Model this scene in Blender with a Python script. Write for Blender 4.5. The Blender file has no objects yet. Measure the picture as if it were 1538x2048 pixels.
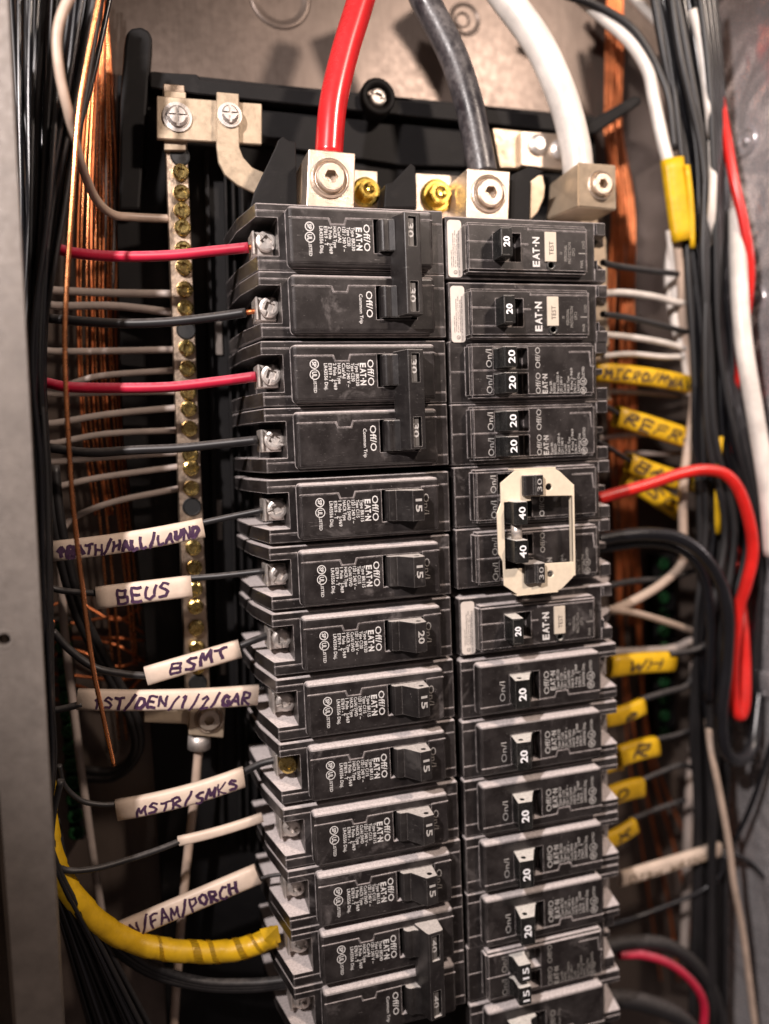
import bpy, bmesh, math, random
from mathutils import Vector, Matrix
random.seed(7)
SC = bpy.context.scene
COL = SC.collection
# ------------------------------------------------------------------ camera (1 unit = 1 inch)
SC.unit_settings.system = 'IMPERIAL'; SC.unit_settings.scale_length = 0.0254
CX, CY, CZ, YAW, PIT, ROL, FPX = -4.50241, -11.58303, -3.40208, 0.28037, -0.08961, -0.03776, 1600.0
_cy, _sy, _cp, _sp = math.cos(YAW), math.sin(YAW), math.cos(PIT), math.sin(PIT)
FW = Vector((_sy*_cp, _cy*_cp, _sp)); _r = Vector((_cy, -_sy, 0)); _u = _r.cross(FW)
_c, _s = math.cos(ROL), math.sin(ROL)
RT = _c*_r + _s*_u; UP = -_s*_r + _c*_u
O = Vector((CX, CY, CZ))
cam = bpy.data.cameras.new('camera'); camo = bpy.data.objects.new('camera', cam); COL.objects.link(camo)
camo.matrix_world = Matrix(((RT.x, UP.x, -FW.x, O.x), (RT.y, UP.y, -FW.y, O.y), (RT.z, UP.z, -FW.z, O.z), (0, 0, 0, 1)))
cam.sensor_fit = 'VERTICAL'; cam.sensor_height = 36; cam.lens = FPX/2048*36
cam.clip_start = 0.5; cam.clip_end = 500
cam.dof.use_dof = True; cam.dof.focus_distance = 11.9; cam.dof.aperture_fstop = 0.09
SC.camera = camo
# ------------------------------------------------------------------ world, lamps, exposure
W = bpy.data.worlds.new('World'); SC.world = W; W.use_nodes = True
W.node_tree.nodes['Background'].inputs[0].default_value = (0.64, 0.50, 0.47, 1)
W.node_tree.nodes['Background'].inputs[1].default_value = 0.155
def lamp(name, loc, tgt, power, size, col, spread=180):
    l = bpy.data.lights.new(name, 'AREA'); l.energy = power; l.size = size; l.color = col; l.spread = math.radians(spread)
    o = bpy.data.objects.new(name, l); COL.objects.link(o)
    o.location = loc; o.rotation_euler = (Vector(tgt)-Vector(loc)).to_track_quat('-Z', 'Y').to_euler()
    return o
wl = bpy.data.lights.new('work_lamp', 'SPOT'); wl.energy = 34000; wl.color = (1.0, 0.905, 0.875); wl.shadow_soft_size = 0.45
wl.spot_size = math.radians(47); wl.spot_blend = 0.5
wo = bpy.data.objects.new('work_lamp', wl); COL.objects.link(wo); wo.location = (-14, -15.5, 8.5)
wo.rotation_euler = (Vector((0.4, 0, -2.7))-wo.location).to_track_quat('-Z', 'Y').to_euler()
lamp('ceiling_lamp', (9, -16, 11), (2, 1, -3), 4600, 1.6, (1.0, 0.82, 0.70))
SC.view_settings.view_transform = 'Standard'; SC.view_settings.look = 'None'
SC.view_settings.exposure = 0.0; SC.view_settings.gamma = 1
SC.render.resolution_x = 769; SC.render.resolution_y = 1024

def at(px, py, y):
    d = FW + RT*((px-769)/FPX) + UP*((1024-py)/FPX)
    return O + d*((y-O.y)/d.y)
def pxs(px, py, y):          # world size of one photograph pixel at that place
    return (at(px, py, y)-O).dot(FW)/FPX

# ------------------------------------------------------------------ materials
def nodes(name):
    m = bpy.data.materials.new(name); m.use_nodes = True
    nt = m.node_tree; return m, nt, nt.nodes['Principled BSDF']
def N(nt, t, **kw):
    n = nt.nodes.new(t)
    for k, v in kw.items(): setattr(n, k, v)
    return n
def mixc(nt, fac, a, b):
    n = N(nt, 'ShaderNodeMix', data_type='RGBA')
    for idx, v in ((0, fac), (6, a), (7, b)):
        if isinstance(v, (int, float)): n.inputs[idx].default_value = v
        elif isinstance(v, tuple): n.inputs[idx].default_value = v+(1,) if len(v) == 3 else v
        else: nt.links.new(v, n.inputs[idx])
    return n.outputs[2]
def mathn(nt, op, a, b=None, clamp=False):
    n = N(nt, 'ShaderNodeMath', operation=op, use_clamp=clamp)
    for i, v in enumerate((a, b)):
        if v is None: continue
        if isinstance(v, (int, float)): n.inputs[i].default_value = v
        else: nt.links.new(v, n.inputs[i])
    return n.outputs[0]
def ramp(nt, v, lo, hi, a=0.0, b=1.0):
    n = N(nt, 'ShaderNodeMapRange'); nt.links.new(v, n.inputs[0])
    n.inputs[1].default_value = lo; n.inputs[2].default_value = hi
    n.inputs[3].default_value = a; n.inputs[4].default_value = b
    return n.outputs[0]
def noise(nt, scale, detail=4, obj=False, rough=0.6, dist=0.0, stretch=None):
    tc = N(nt, 'ShaderNodeTexCoord') if obj else N(nt, 'ShaderNodeNewGeometry')
    src = tc.outputs['Object'] if obj else tc.outputs['Position']
    if stretch:
        mp = N(nt, 'ShaderNodeMapping'); mp.inputs['Scale'].default_value = stretch
        nt.links.new(src, mp.inputs[0]); src = mp.outputs[0]
    n = N(nt, 'ShaderNodeTexNoise'); nt.links.new(src, n.inputs['Vector'])
    n.inputs['Scale'].default_value = scale; n.inputs['Detail'].default_value = detail
    n.inputs['Roughness'].default_value = rough; n.inputs['Distortion'].default_value = dist
    return n.outputs[0]
def bump(nt, p, h, strength, dist=0.02):
    b = N(nt, 'ShaderNodeBump'); b.inputs['Strength'].default_value = strength; b.inputs['Distance'].default_value = dist
    nt.links.new(h, b.inputs['Height']); nt.links.new(b.outputs[0], p.inputs['Normal'])

def plastic(name, base, dustc=(0.42, 0.385, 0.365), edge=0.75, top=0.55, rough=0.42, r=0.016, specks=1.0, film=0.045, spec=0.45):
    """moulded black plastic: dust on upward faces, whitened to paint in the key light there, scuffed pale edges, specks"""
    m, nt, p = nodes(name)
    g = N(nt, 'ShaderNodeNewGeometry')
    bv = N(nt, 'ShaderNodeBevel', samples=4); bv.inputs[0].default_value = r
    dt = N(nt, 'ShaderNodeVectorMath', operation='DOT_PRODUCT')
    nt.links.new(bv.outputs[0], dt.inputs[0]); nt.links.new(g.outputs['Normal'], dt.inputs[1])
    e = ramp(nt, dt.outputs['Value'], 0.985, 0.80)
    n1 = noise(nt, 9, 5)
    e = mathn(nt, 'MULTIPLY', e, ramp(nt, n1, 0.34, 0.62, 0.25, 1.0))
    e = mathn(nt, 'MULTIPLY', e, edge, True)
    sx = N(nt, 'ShaderNodeSeparateXYZ'); nt.links.new(g.outputs['Normal'], sx.inputs[0])
    t = ramp(nt, sx.outputs[2], 0.35, 0.98)
    n2 = noise(nt, 26, 6, rough=0.75)
    t = mathn(nt, 'MULTIPLY', t, ramp(nt, n2, 0.28, 0.60, 0.5, 1.0))
    t = mathn(nt, 'MULTIPLY', t, top, True)  # dust on tops, strengthened so the colour also carries their lit look
    # front-face dust film and specks
    n3 = noise(nt, 2.3, 5, rough=0.65)
    film = mathn(nt, 'ADD', ramp(nt, n3, 0.42, 0.78, 0.0, film), ramp(nt, noise(nt, 1.1, 7, rough=0.7, dist=0.8), 0.58, 0.74, 0.0, film*3.2))
    vo = N(nt, 'ShaderNodeTexVoronoi'); nt.links.new(g.outputs['Position'], vo.inputs['Vector']); vo.inputs['Scale'].default_value = 17
    sp = ramp(nt, vo.outputs['Distance'], 0.10, 0.05)
    sp = mathn(nt, 'MULTIPLY', sp, ramp(nt, noise(nt, 3.1, 3), 0.5, 0.66, 0, 0.6*specks))
    scr = noise(nt, 5, 2, dist=2.5, stretch=(1.0, 1.0, 14.0))
    sc = ramp(nt, scr, 0.705, 0.73, 0, 0.25*specks)
    f = mathn(nt, 'MAXIMUM', mathn(nt, 'MAXIMUM', e, t), mathn(nt, 'MAXIMUM', mathn(nt, 'MAXIMUM', sp, sc), film))
    c = mixc(nt, f, base, dustc)
    nt.links.new(c, p.inputs['Base Color'])
    nt.links.new(ramp(nt, f, 0.0, 0.6, rough, 0.85), p.inputs['Roughness'])
    p.inputs['Specular IOR Level'].default_value = spec
    bump(nt, p, noise(nt, 130, 2), 0.12, 0.01)
    return m
def simple(name, col, rough=0.5, metal=0.0, var=0.25, scale=6.0, bmp=0.0, bscale=60.0, spec=0.5, stretch=None, coat=0.0):
    m, nt, p = nodes(name)
    n = noise(nt, scale, 5, stretch=stretch)
    dark = tuple(c*(1-var) for c in col); light = tuple(min(1, c*(1+var*0.7)) for c in col)
    nt.links.new(mixc(nt, ramp(nt, n, 0.3, 0.7), dark, light), p.inputs['Base Color'])
    nt.links.new(ramp(nt, noise(nt, scale*2.7, 4), 0.3, 0.7, max(0.03, rough*0.8), min(1, rough*1.25)), p.inputs['Roughness'])
    p.inputs['Metallic'].default_value = metal; p.inputs['Specular IOR Level'].default_value = spec
    p.inputs['Coat Weight'].default_value = coat
    if bmp: bump(nt, p, noise(nt, bscale, 3, stretch=stretch), bmp, 0.02)
    return m
def dusty(name, col, dust=(0.5, 0.45, 0.42), rough=0.4, amt=0.45, spec=0.5):
    """cable insulation with dust on its upper side"""
    m, nt, p = nodes(name)
    g = N(nt, 'ShaderNodeNewGeometry'); sx = N(nt, 'ShaderNodeSeparateXYZ'); nt.links.new(g.outputs['Normal'], sx.inputs[0])
    t = mathn(nt, 'MULTIPLY', ramp(nt, sx.outputs[2], 0.0, 0.95), ramp(nt, noise(nt, 14, 5), 0.35, 0.65, 0.4, 1.0))
    t = mathn(nt, 'MULTIPLY', t, amt, True)
    k = ramp(nt, noise(nt, 1.7, 4), 0.35, 0.7, 0.75, 1.1)
    b = N(nt, 'ShaderNodeVectorMath', operation='SCALE'); b.inputs[0].default_value = col; nt.links.new(k, b.inputs['Scale'])
    nt.links.new(mixc(nt, t, b.outputs[0], dust), p.inputs['Base Color'])
    nt.links.new(ramp(nt, t, 0, 0.4, rough, 0.75), p.inputs['Roughness']); p.inputs['Specular IOR Level'].default_value = spec
    return m
M = dict(
 case=plastic('breaker_case_plastic', (0.0125, 0.0100, 0.0098), dustc=(0.78, 0.70, 0.68), top=1.0, edge=0.78, r=0.022, rough=0.36),
 toggle=plastic('toggle_plastic', (0.007, 0.007, 0.007), dustc=(0.8, 0.76, 0.7), rough=0.26, edge=0.4, top=1.0, r=0.01, specks=0.3, film=0.03),
 toggle_l=plastic('toggle_grey_plastic', (0.014, 0.012, 0.012), dustc=(0.66, 0.61, 0.57), rough=0.33, edge=0.7, top=0.95, r=0.012),
 recess=simple('slot_black', (0.006, 0.006, 0.006), 0.6),
 slider=simple('toggle_shutter', (0.22, 0.2, 0.18), 0.5),
 numplate=simple('number_plate_grey', (0.10, 0.092, 0.085), 0.5, var=0.15),
 base=plastic('base_plastic', (0.0035, 0.003, 0.0033), film=0.008, edge=0.06, top=0.05, rough=0.62, r=0.03, specks=0.2, spec=0.22),
 print_white=simple('print_white', (0.68, 0.66, 0.64), 0.6, var=0.18, scale=30),
 print_grey=simple('print_grey', (0.46, 0.44, 0.42), 0.6, var=0.2, scale=30),
 print_dim=simple('print_dim', (0.30, 0.28, 0.26), 0.6, var=0.3, scale=30),
 print_dark=simple('print_dark', (0.06, 0.05, 0.045), 0.7),
 print_num=simple('print_numeral', (0.88, 0.88, 0.9), 0.5, var=0.08),
 sticker=simple('sticker_white', (0.68, 0.61, 0.55), 0.55, var=0.1),
 testbtn=simple('test_button_cream', (0.62, 0.54, 0.44), 0.5, var=0.08),
 steel=simple('zinc_screw', (0.62, 0.57, 0.53), 0.45, 0.75, 0.25, 9, 0.15, 40),
 brass=simple('yellow_chromate', (0.62, 0.47, 0.18), 0.25, 1.0, 0.35, 7, 0.1, 30),
 brass_hot=simple('gold_screw', (0.95, 0.62, 0.14), 0.22, 1.0, 0.25, 7),
 bar=simple('tinned_bar', (0.60, 0.47, 0.36), 0.38, 1.0, 0.3, 5, 0.2, 30),
 bracket=simple('tinned_bracket', (0.50, 0.40, 0.29), 0.42, 0.55, 0.16, 3, 0.15, 20),
 tie=simple('zinc_tie_plate', (0.86, 0.74, 0.57), 0.42, 0.15, 0.08, 10, 0.1, 50),
 lug=simple('aluminium_lug', (0.60, 0.50, 0.41), 0.38, 0.8, 0.22, 6, 0.3, 45),
 galv=None, copper=simple('bare_copper', (0.92, 0.36, 0.15), 0.26, 1.0, 0.2, 3),
 copper_dull=simple('dull_copper', (0.66, 0.21, 0.08), 0.42, 0.85, 0.35, 3),
 wire_black=dusty('black_insulation', (0.016, 0.015, 0.016), rough=0.42, amt=0.18, spec=0.45),
 wire_black2=dusty('glossy_black_insulation', (0.008, 0.008, 0.010), (0.4, 0.38, 0.4), 0.25, 0.06, 0.55),
 wire_grey=dusty('grey_insulation', (0.42, 0.35, 0.31), rough=0.45, amt=0.3),
 wire_white=dusty('white_insulation', (0.80, 0.74, 0.68), (0.7, 0.63, 0.56), 0.35, 0.3),
 wire_tan=dusty('tan_insulation', (0.50, 0.38, 0.30), (0.6, 0.5, 0.4), 0.4, 0.3),
 wire_red=dusty('dusty_red_insulation', (0.52, 0.012, 0.045), (0.72, 0.25, 0.30), 0.42, 0.5),
 wire_red2=dusty('red_insulation', (0.68, 0.018, 0.014), (0.8, 0.3, 0.25), 0.28, 0.2),
 cable_red=dusty('red_cable', (0.62, 0.018, 0.022), (0.8, 0.35, 0.3), 0.24, 0.12, 0.7),
 cable_black=dusty('black_cable', (0.045, 0.042, 0.045), (0.3, 0.28, 0.27), 0.4, 0.5),
 yellow=simple('yellow_tape', (0.72, 0.43, 0.010), 0.42, var=0.25, scale=3, bmp=0.5, bscale=4),
 yellow_dark=simple('thin_yellow_tape', (0.58, 0.36, 0.012), 0.42, var=0.15, scale=5),
 label=simple('cream_sleeve', (0.72, 0.58, 0.47), 0.45, var=0.16, scale=2.2, bmp=0.5, bscale=3),
 ink=simple('purple_marker', (0.055, 0.02, 0.06), 0.6, var=0.4, scale=25),
 ink2=simple('brown_marker', (0.10, 0.06, 0.02), 0.6, var=0.4, scale=25),
 green=simple('green_screws', (0.018, 0.085, 0.028), 0.4, 0.5, 0.5, 20),
 dark=simple('dark_wall', (0.035, 0.026, 0.022), 0.8),
)
def scuffed(name, base, scuff, lo=0.5, hi=0.66):
    m, nt, p = nodes(name)
    f = mathn(nt, 'MULTIPLY', ramp(nt, noise(nt, 1.5, 5, rough=0.6, dist=0.8), lo, hi), ramp(nt, noise(nt, 16, 4), 0.35, 0.6, 0.35, 1.0))
    nt.links.new(mixc(nt, f, base, scuff), p.inputs['Base Color']); nt.links.new(ramp(nt, f, 0, 1, 0.3, 0.7), p.inputs['Roughness'])
    bump(nt, p, noise(nt, 5, 4), 0.25, 0.03)
    return m
M['cable_black'] = scuffed('scuffed_black_cable', (0.022, 0.020, 0.023), (0.15, 0.137, 0.137), 0.40, 0.70)
def galv(name, col, lo, hi, bs=0.2, met=0.7):
    m, nt, p = nodes(name)
    n = noise(nt, 0.45, 3, rough=0.5, dist=0.6); n2 = noise(nt, 7, 5)
    c = mixc(nt, ramp(nt, n, 0.32, 0.68), tuple(v*0.72 for v in col), col)
    vo = N(nt, 'ShaderNodeTexVoronoi', feature='F1'); g = N(nt, 'ShaderNodeNewGeometry')
    nt.links.new(g.outputs['Position'], vo.inputs['Vector']); vo.inputs['Scale'].default_value = 2.2
    k = ramp(nt, noise(nt, 6, 3, stretch=(6.0, 1.0, 0.25)), 0.3, 0.7, 0.0, 0.22)
    c3 = mixc(nt, k, c, tuple(v*1.5 for v in col))
    nt.links.new(c3, p.inputs['Base Color'])
    p.inputs['Metallic'].default_value = met
    nt.links.new(ramp(nt, n2, 0.3, 0.7, lo, hi), p.inputs['Roughness'])
    bump(nt, p, noise(nt, 0.8, 2, dist=0.5), bs, 0.25)
    return m
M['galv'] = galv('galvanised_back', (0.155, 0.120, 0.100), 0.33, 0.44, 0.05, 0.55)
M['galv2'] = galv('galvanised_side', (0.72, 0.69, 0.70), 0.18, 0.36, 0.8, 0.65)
M['flange'] = simple('flange_grey_paint', (0.165, 0.142, 0.125), 0.5, 0.3, 0.16, 4, 0.3, 60)

# ------------------------------------------------------------------ object helpers
def link(name, me, mat, parent=None, smooth=False):
    o = bpy.data.objects.new(name, me); COL.objects.link(o)
    if mat is not None and not me.materials: me.materials.append(mat)
    if parent is not None: o.parent = parent
    if smooth:
        for p in me.polygons: p.use_smooth = True
    return o
def obj(name, bm, mat, parent=None, smooth=False):
    me = bpy.data.meshes.new(name); bm.normal_update(); bm.to_mesh(me); bm.free()
    return link(name, me, mat, parent, smooth)
def tag(o, label=None, cat=None, group=None, kind=None):
    for k, v in (('label', label), ('category', cat), ('group', group), ('kind', kind)):
        if v: o[k] = v
    return o
def thing(name, label, cat, loc=(0, 0, 0), group=None):
    o = bpy.data.objects.new(name, None); COL.objects.link(o); o.location = loc; o.empty_display_size = 0.2
    return tag(o, label, cat, group)
def box(bm, x0, x1, y0, y1, z0, z1, bev=0.0, seg=1):
    r = bmesh.ops.create_cube(bm, size=1)
    vs = r['verts']
    for v in vs:
        v.co = Vector(((x0+x1)/2+v.co.x*(x1-x0), (y0+y1)/2+v.co.y*(y1-y0), (z0+z1)/2+v.co.z*(z1-z0)))
    if bev:
        es = list({e for v in vs for e in v.link_edges})
        bmesh.ops.bevel(bm, geom=es, offset=bev, segments=seg, affect='EDGES', profile=0.5)
    return bm
def prism(bm, poly, a, b, axis='z', bev=0.0, seg=1):
    """poly: list of 2-D points, extruded from a to b along axis ('z': poly is x,y; 'y': poly is x,z)"""
    def P(p, t):
        return (p[0], p[1], t) if axis == 'z' else (p[0], t, p[1]) if axis == 'y' else (t, p[0], p[1])
    v0 = [bm.verts.new(P(p, a)) for p in poly]; v1 = [bm.verts.new(P(p, b)) for p in poly]
    fs = [bm.faces.new(v0), bm.faces.new(v1[::-1])]
    n = len(poly)
    for i in range(n): fs.append(bm.faces.new((v0[i], v1[i], v1[(i+1) % n], v0[(i+1) % n])))
    bmesh.ops.recalc_face_normals(bm, faces=fs)
    if bev:
        es = list({e for f in fs for e in f.edges})
        bmesh.ops.bevel(bm, geom=es, offset=bev, segments=seg, affect='EDGES', profile=0.5)
def pxprism(bm, pts, y0, y1, bev=0.0, seg=1):
    P = [at(a, b, y0) for a, b in pts]
    prism(bm, [(p.x, p.z) for p in P], y0, y1, 'y', bev, seg)
def cyl(bm, c, r, y0, y1, n=20, r2=None, bev=0.0):
    """cylinder along y, centre c=(x,z)"""
    r2 = r if r2 is None else r2
    a = [bm.verts.new((c[0]+r*math.cos(t*2*math.pi/n), y0, c[1]+r*math.sin(t*2*math.pi/n))) for t in range(n)]
    b = [bm.verts.new((c[0]+r2*math.cos(t*2*math.pi/n), y1, c[1]+r2*math.sin(t*2*math.pi/n))) for t in range(n)]
    fs = [bm.faces.new(a[::-1]), bm.faces.new(b)]
    for i in range(n): fs.append(bm.faces.new((a[i], a[(i+1) % n], b[(i+1) % n], b[i])))
    bmesh.ops.recalc_face_normals(bm, faces=fs)
    if bev: bmesh.ops.bevel(bm, geom=list({e for f in fs[:2] for e in f.edges}), offset=bev, segments=2, affect='EDGES')
def lathe(bm, c, prof, n=22):
    """prof: list of (radius, y); surface of revolution about the y axis through (x,z)=c"""
    rings = []
    for r, y in prof:
        if r < 1e-6: rings.append([bm.verts.new((c[0], y, c[1]))]); continue
        rings.append([bm.verts.new((c[0]+r*math.cos(t*2*math.pi/n), y, c[1]+r*math.sin(t*2*math.pi/n))) for t in range(n)])
    fs = []
    for A, B in zip(rings, rings[1:]):
        for i in range(n):
            j = (i+1) % n
            if len(A) == 1: fs.append(bm.faces.new((A[0], B[i], B[j])))
            elif len(B) == 1: fs.append(bm.faces.new((A[i], A[j], B[0])))
            else: fs.append(bm.faces.new((A[i], A[j], B[j], B[i])))
    bmesh.ops.recalc_face_normals(bm, faces=fs)
def tube_frames(pts):
    n = len(pts); T = []
    for i in range(n): T.append((pts[min(i+1, n-1)]-pts[max(i-1, 0)]).normalized())
    ref = Vector((0, -1, 0)) if abs(T[0].y) < 0.9 else Vector((0, 0, 1))
    out = []; u = (ref-T[0]*ref.dot(T[0])).normalized()
    for t in T:
        u = (u-t*u.dot(t)).normalized(); out.append((t, u, t.cross(u)))
    return out
def spline(P, seg=8):
    P = [Vector(p) for p in P]
    if len(P) == 2: return [P[0].lerp(P[1], i/4) for i in range(5)]
    Q = [2*P[0]-P[1]]+P+[2*P[-1]-P[-2]]; out = []
    for i in range(1, len(Q)-2):
        a, b, c, d = Q[i-1:i+3]
        for k in range(seg):
            t = k/seg
            out.append(0.5*((2*b)+(c-a)*t+(2*a-5*b+4*c-d)*t*t+(3*b-a-3*c+d)*t**3))
    out.append(P[-1]); return out
def tube(bm, pts, r, n=10, rf=None):
    fr = tube_frames(pts); rings = []
    for i, (p, (t, u, v)) in enumerate(zip(pts, fr)):
        ring = []
        for k in range(n):
            a = 2*math.pi*k/n; rr = r if not callable(r) else r(i, len(pts))
            if rf: rr *= rf(i, a)
            ring.append(bm.verts.new(p+u*math.cos(a)*rr+v*math.sin(a)*rr))
        rings.append(ring)
    fs = []
    for A, B in zip(rings, rings[1:]):
        for k in range(n): fs.append(bm.faces.new((A[k], A[(k+1) % n], B[(k+1) % n], B[k])))
    fs.append(bm.faces.new(rings[0][::-1])); fs.append(bm.faces.new(rings[-1]))
    bmesh.ops.recalc_face_normals(bm, faces=fs)
    for f in fs[:-2]: f.smooth = True
def boolean(base, cutter):
    """base minus cutter, both meshes; returns a new mesh"""
    a = bpy.data.objects.new('a', base); b = bpy.data.objects.new('b', cutter); COL.objects.link(a); COL.objects.link(b)
    md = a.modifiers.new('m', 'BOOLEAN'); md.operation = 'DIFFERENCE'; md.object = b; md.solver = 'EXACT'
    dg = bpy.context.evaluated_depsgraph_get(); dg.update()
    me = bpy.data.meshes.new_from_object(a.evaluated_get(dg))
    bpy.data.objects.remove(a); bpy.data.objects.remove(b); return me
def bm_mesh(bm):
    me = bpy.data.meshes.new('mesh'); bm.to_mesh(me); bm.free(); return me

# ------------------------------------------------------------------ printed lettering (flat print)
_glyph = {}
def glyphs(s, bold):
    key = (s, bold)
    if key not in _glyph:
        cu = bpy.data.curves.new('t', 'FONT'); cu.body = s; cu.size = 1; cu.resolution_u = 2; cu.offset = bold
        o = bpy.data.objects.new('t', cu); COL.objects.link(o)
        dg = bpy.context.evaluated_depsgraph_get(); dg.update()
        me = o.evaluated_get(dg).to_mesh()
        vs = [tuple(v.co) for v in me.vertices]; fs = [tuple(p.vertices) for p in me.polygons]
        o.evaluated_get(dg).to_mesh_clear(); bpy.data.objects.remove(o); bpy.data.curves.remove(cu)
        x0 = min(v[0] for v in vs); x1 = max(v[0] for v in vs)
        _glyph[key] = ([(v[0]-x0, v[1]) for v in vs], fs, x1-x0)
    return _glyph[key]
def put_text(bm, s, X, z0, z1, cap, y, up=1, bold=0.0):
    """lettering whose baseline runs along z from z0 to z1 at x=X; up=+1: letters point to +x"""
    vs, fs, w = glyphs(s, bold)
    k = (z1-z0)/w; h = cap/0.70*up
    nv = [bm.verts.new((X+v[1]*h, y, z0+v[0]*k)) for v in vs]
    for f in fs:
        try: bm.faces.new([nv[i] for i in f])
        except ValueError: pass
def put_rect(bm, x0, x1, z0, z1, y):
    v = [bm.verts.new(p) for p in ((x0, y, z0), (x1, y, z0), (x1, y, z1), (x0, y, z1))]; bm.faces.new(v)
def ring(bm, c, r0, r1, y, n=22, gaps=()):
    for i in range(n):
        if i in gaps: continue
        a, b = 2*math.pi*i/n, 2*math.pi*(i+1)/n
        vs = [bm.verts.new((c[0]+r*math.cos(t), y, c[1]+r*math.sin(t))) for r, t in ((r0, a), (r1, a), (r1, b), (r0, b))]
        bm.faces.new(vs)
def logo(bm, X, z0, z1, cap, y, up):
    """maker's wordmark: four block letters with a dot"""
    d = z1-z0
    put_text(bm, 'E', X, z0, z0+d*0.20, cap, y, up, 0.035)
    put_text(bm, 'A', X, z0+d*0.24, z0+d*0.46, cap, y, up, 0.03)
    put_text(bm, 'T', X, z0+d*0.46, z0+d*0.64, cap, y, up, 0.035)
    ring(bm, (X+up*cap*0.5, z0+d*0.71), 0.0001, abs(d)*0.035, y, 8)
    put_text(bm, 'N', X, z0+d*0.78, z1, cap, y, up, 0.035)
def marks(bm, X, za, zb, y, up, r=0.062, listed=None):
    ring(bm, (X, za), r*0.80, r, y); put_text(bm, 'SP', X-up*r*0.42, za+up*r*0.55, za-up*r*0.6, r*0.85, y, up, 0.03)
    r2 = r*1.1
    ring(bm, (X, zb), r2*0.84, r2, y); put_text(bm, 'UL', X-up*r2*0.48, zb+up*r2*0.55, zb-up*r2*0.6, r2*0.9, y, up, 0.03)
    if listed: put_text(bm, 'LISTED', X-up*0.022, listed[0], listed[1], 0.045, y, up, 0.01)

# ------------------------------------------------------------------ breaker parts (shared meshes)
TY = -0.0035
def ridge(bm, pts, y, w=0.011, h=0.007):
    for (x0, z0), (x1, z1) in zip(pts, pts[1:]):
        d = Vector((x1-x0, z1-z0)); L = d.length; d.normalize(); n = Vector((-d.y, d.x))*w/2
        d *= w/2
        q = [(x0-d.x+n.x, z0-d.y+n.y), (x1+d.x+n.x, z1+d.y+n.y), (x1+d.x-n.x, z1+d.y-n.y), (x0-d.x-n.x, z0-d.y-n.y)]
        prism(bm, q, y-h, y+0.01, 'y')
def make_case(slot, kind='single'):
    """moulded case: outer end at x=-2.88, inner end at x=-0.02, cover face at y=0"""
    bm = bmesh.new()
    prism(bm, [(-2.88, 0.2), (-0.03, 0.2), (-0.03, 2.3), (-3.14, 2.3), (-3.12, 1.9), (-3.06, 1.1)], -0.875, 0.072, 'z', 0.012)
    me_ = bm_mesh(bm); cb = bmesh.new(); box(cb, -3.6, -2.57, -0.2, 1.35, -0.665, -0.125); me_ = boolean(me_, bm_mesh(cb))
    cb = bmesh.new(); box(cb, -3.7, -2.83, -0.3, 2.5, -0.664, -0.126); me_ = boolean(me_, bm_mesh(cb))
    bm = bmesh.new(); bm.from_mesh(me_)
    ridge(bm, [(-2.87, -0.035), (-2.47, -0.035)], 0.2); ridge(bm, [(-2.87, -0.735), (-2.47, -0.735)], 0.2)
    ridge(bm, [(-0.26, -0.13), (-0.05, -0.13)], 0.2); ridge(bm, [(-0.26, -0.72), (-0.05, -0.72)], 0.2)
    body = bm_mesh(bm)
    bm = bmesh.new(); box(bm, -2.455, -0.265, 0.0, 0.4, -0.83, 0.0)
    # round the front edges of the raised cover
    es = [e for e in bm.edges if not all(v.co.y > 0.3 for v in e.verts)]
    bmesh.ops.bevel(bm, geom=es, offset=0.06, segments=4, affect='EDGES', profile=0.5)
    cov = bm_mesh(bm)
    cb = bmesh.new(); box(cb, slot[0], slot[1], -0.2, 0.33, slot[2], slot[3])
    cov = boolean(cov, bm_mesh(cb))
    bm = bmesh.new(); bm.from_mesh(body); bm.from_mesh(cov)
    s0 = slot[0]
    ridge(bm, [(-2.44, -0.165), (-1.86, -0.165), (-1.83, -0.245), (-1.63, -0.245), (-1.60, -0.155), (s0, -0.15)], 0.0)
    ridge(bm, [(slot[1]+0.01, -0.135), (-0.28, -0.13)], 0.0)
    for f in bm.faces: f.smooth = False
    return bm_mesh(bm)
CASE_L = make_case((-1.195, -0.56, -0.635, -0.145)); CASE_L.name = 'case'
CASE_R = make_case((-1.325, -0.795, -0.635, -0.145)); CASE_R.name = 'case'
def toggle_mesh(bm, far):
    if far:
        prism(bm, [(-1.19, 0.30), (-1.185, 0.0), (-1.15, -0.03), (-0.985, -0.33), (-0.745, -0.32), (-0.80, 0.0), (-0.81, 0.30)], -0.622, -0.158, 'z', 0.010, 2); return
    z0, z1 = -0.622, -0.158
    base = -1.135
    prism(bm, [(base, 0.30), (base, -0.03), (-1.10, -0.075), (-1.02, -0.085), (-0.99, -0.075), (-0.805, -0.325), (-0.615, -0.295), (-0.595, 0.0), (-0.58, 0.30)], z0, z1, 'z', 0.012, 2)
    prism(bm, [(base+0.03, 0.2), (base+0.02, -0.05), (-1.08, -0.11), (-1.05, -0.05), (-1.05, 0.2)], z0+0.02, z1-0.02, 'z')
def make_toggle(far=0):
    bm = bmesh.new(); toggle_mesh(bm, far); hx = -0.865 if far else -0.72
    me = bm_mesh(bm)
    cb = bmesh.new(); n = 14
    a = [cb.verts.new((hx+0.042*math.cos(t*2*math.pi/n), -0.215+0.042*math.sin(t*2*math.pi/n), -0.36 if not far else -0.42)) for t in range(n)]
    b = [cb.verts.new((v.co.x, v.co.y, 0.0 if not far else -0.9)) for v in a]
    cb.faces.new(a[::-1]); cb.faces.new(b)
    for i in range(n): cb.faces.new((a[i], a[(i+1) % n], b[(i+1) % n], b[i]))
    bmesh.ops.recalc_face_normals(cb, faces=cb.faces[:])
    return boolean(me, bm_mesh(cb))
TOG = make_toggle(); TOG.name = 'toggle'
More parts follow.
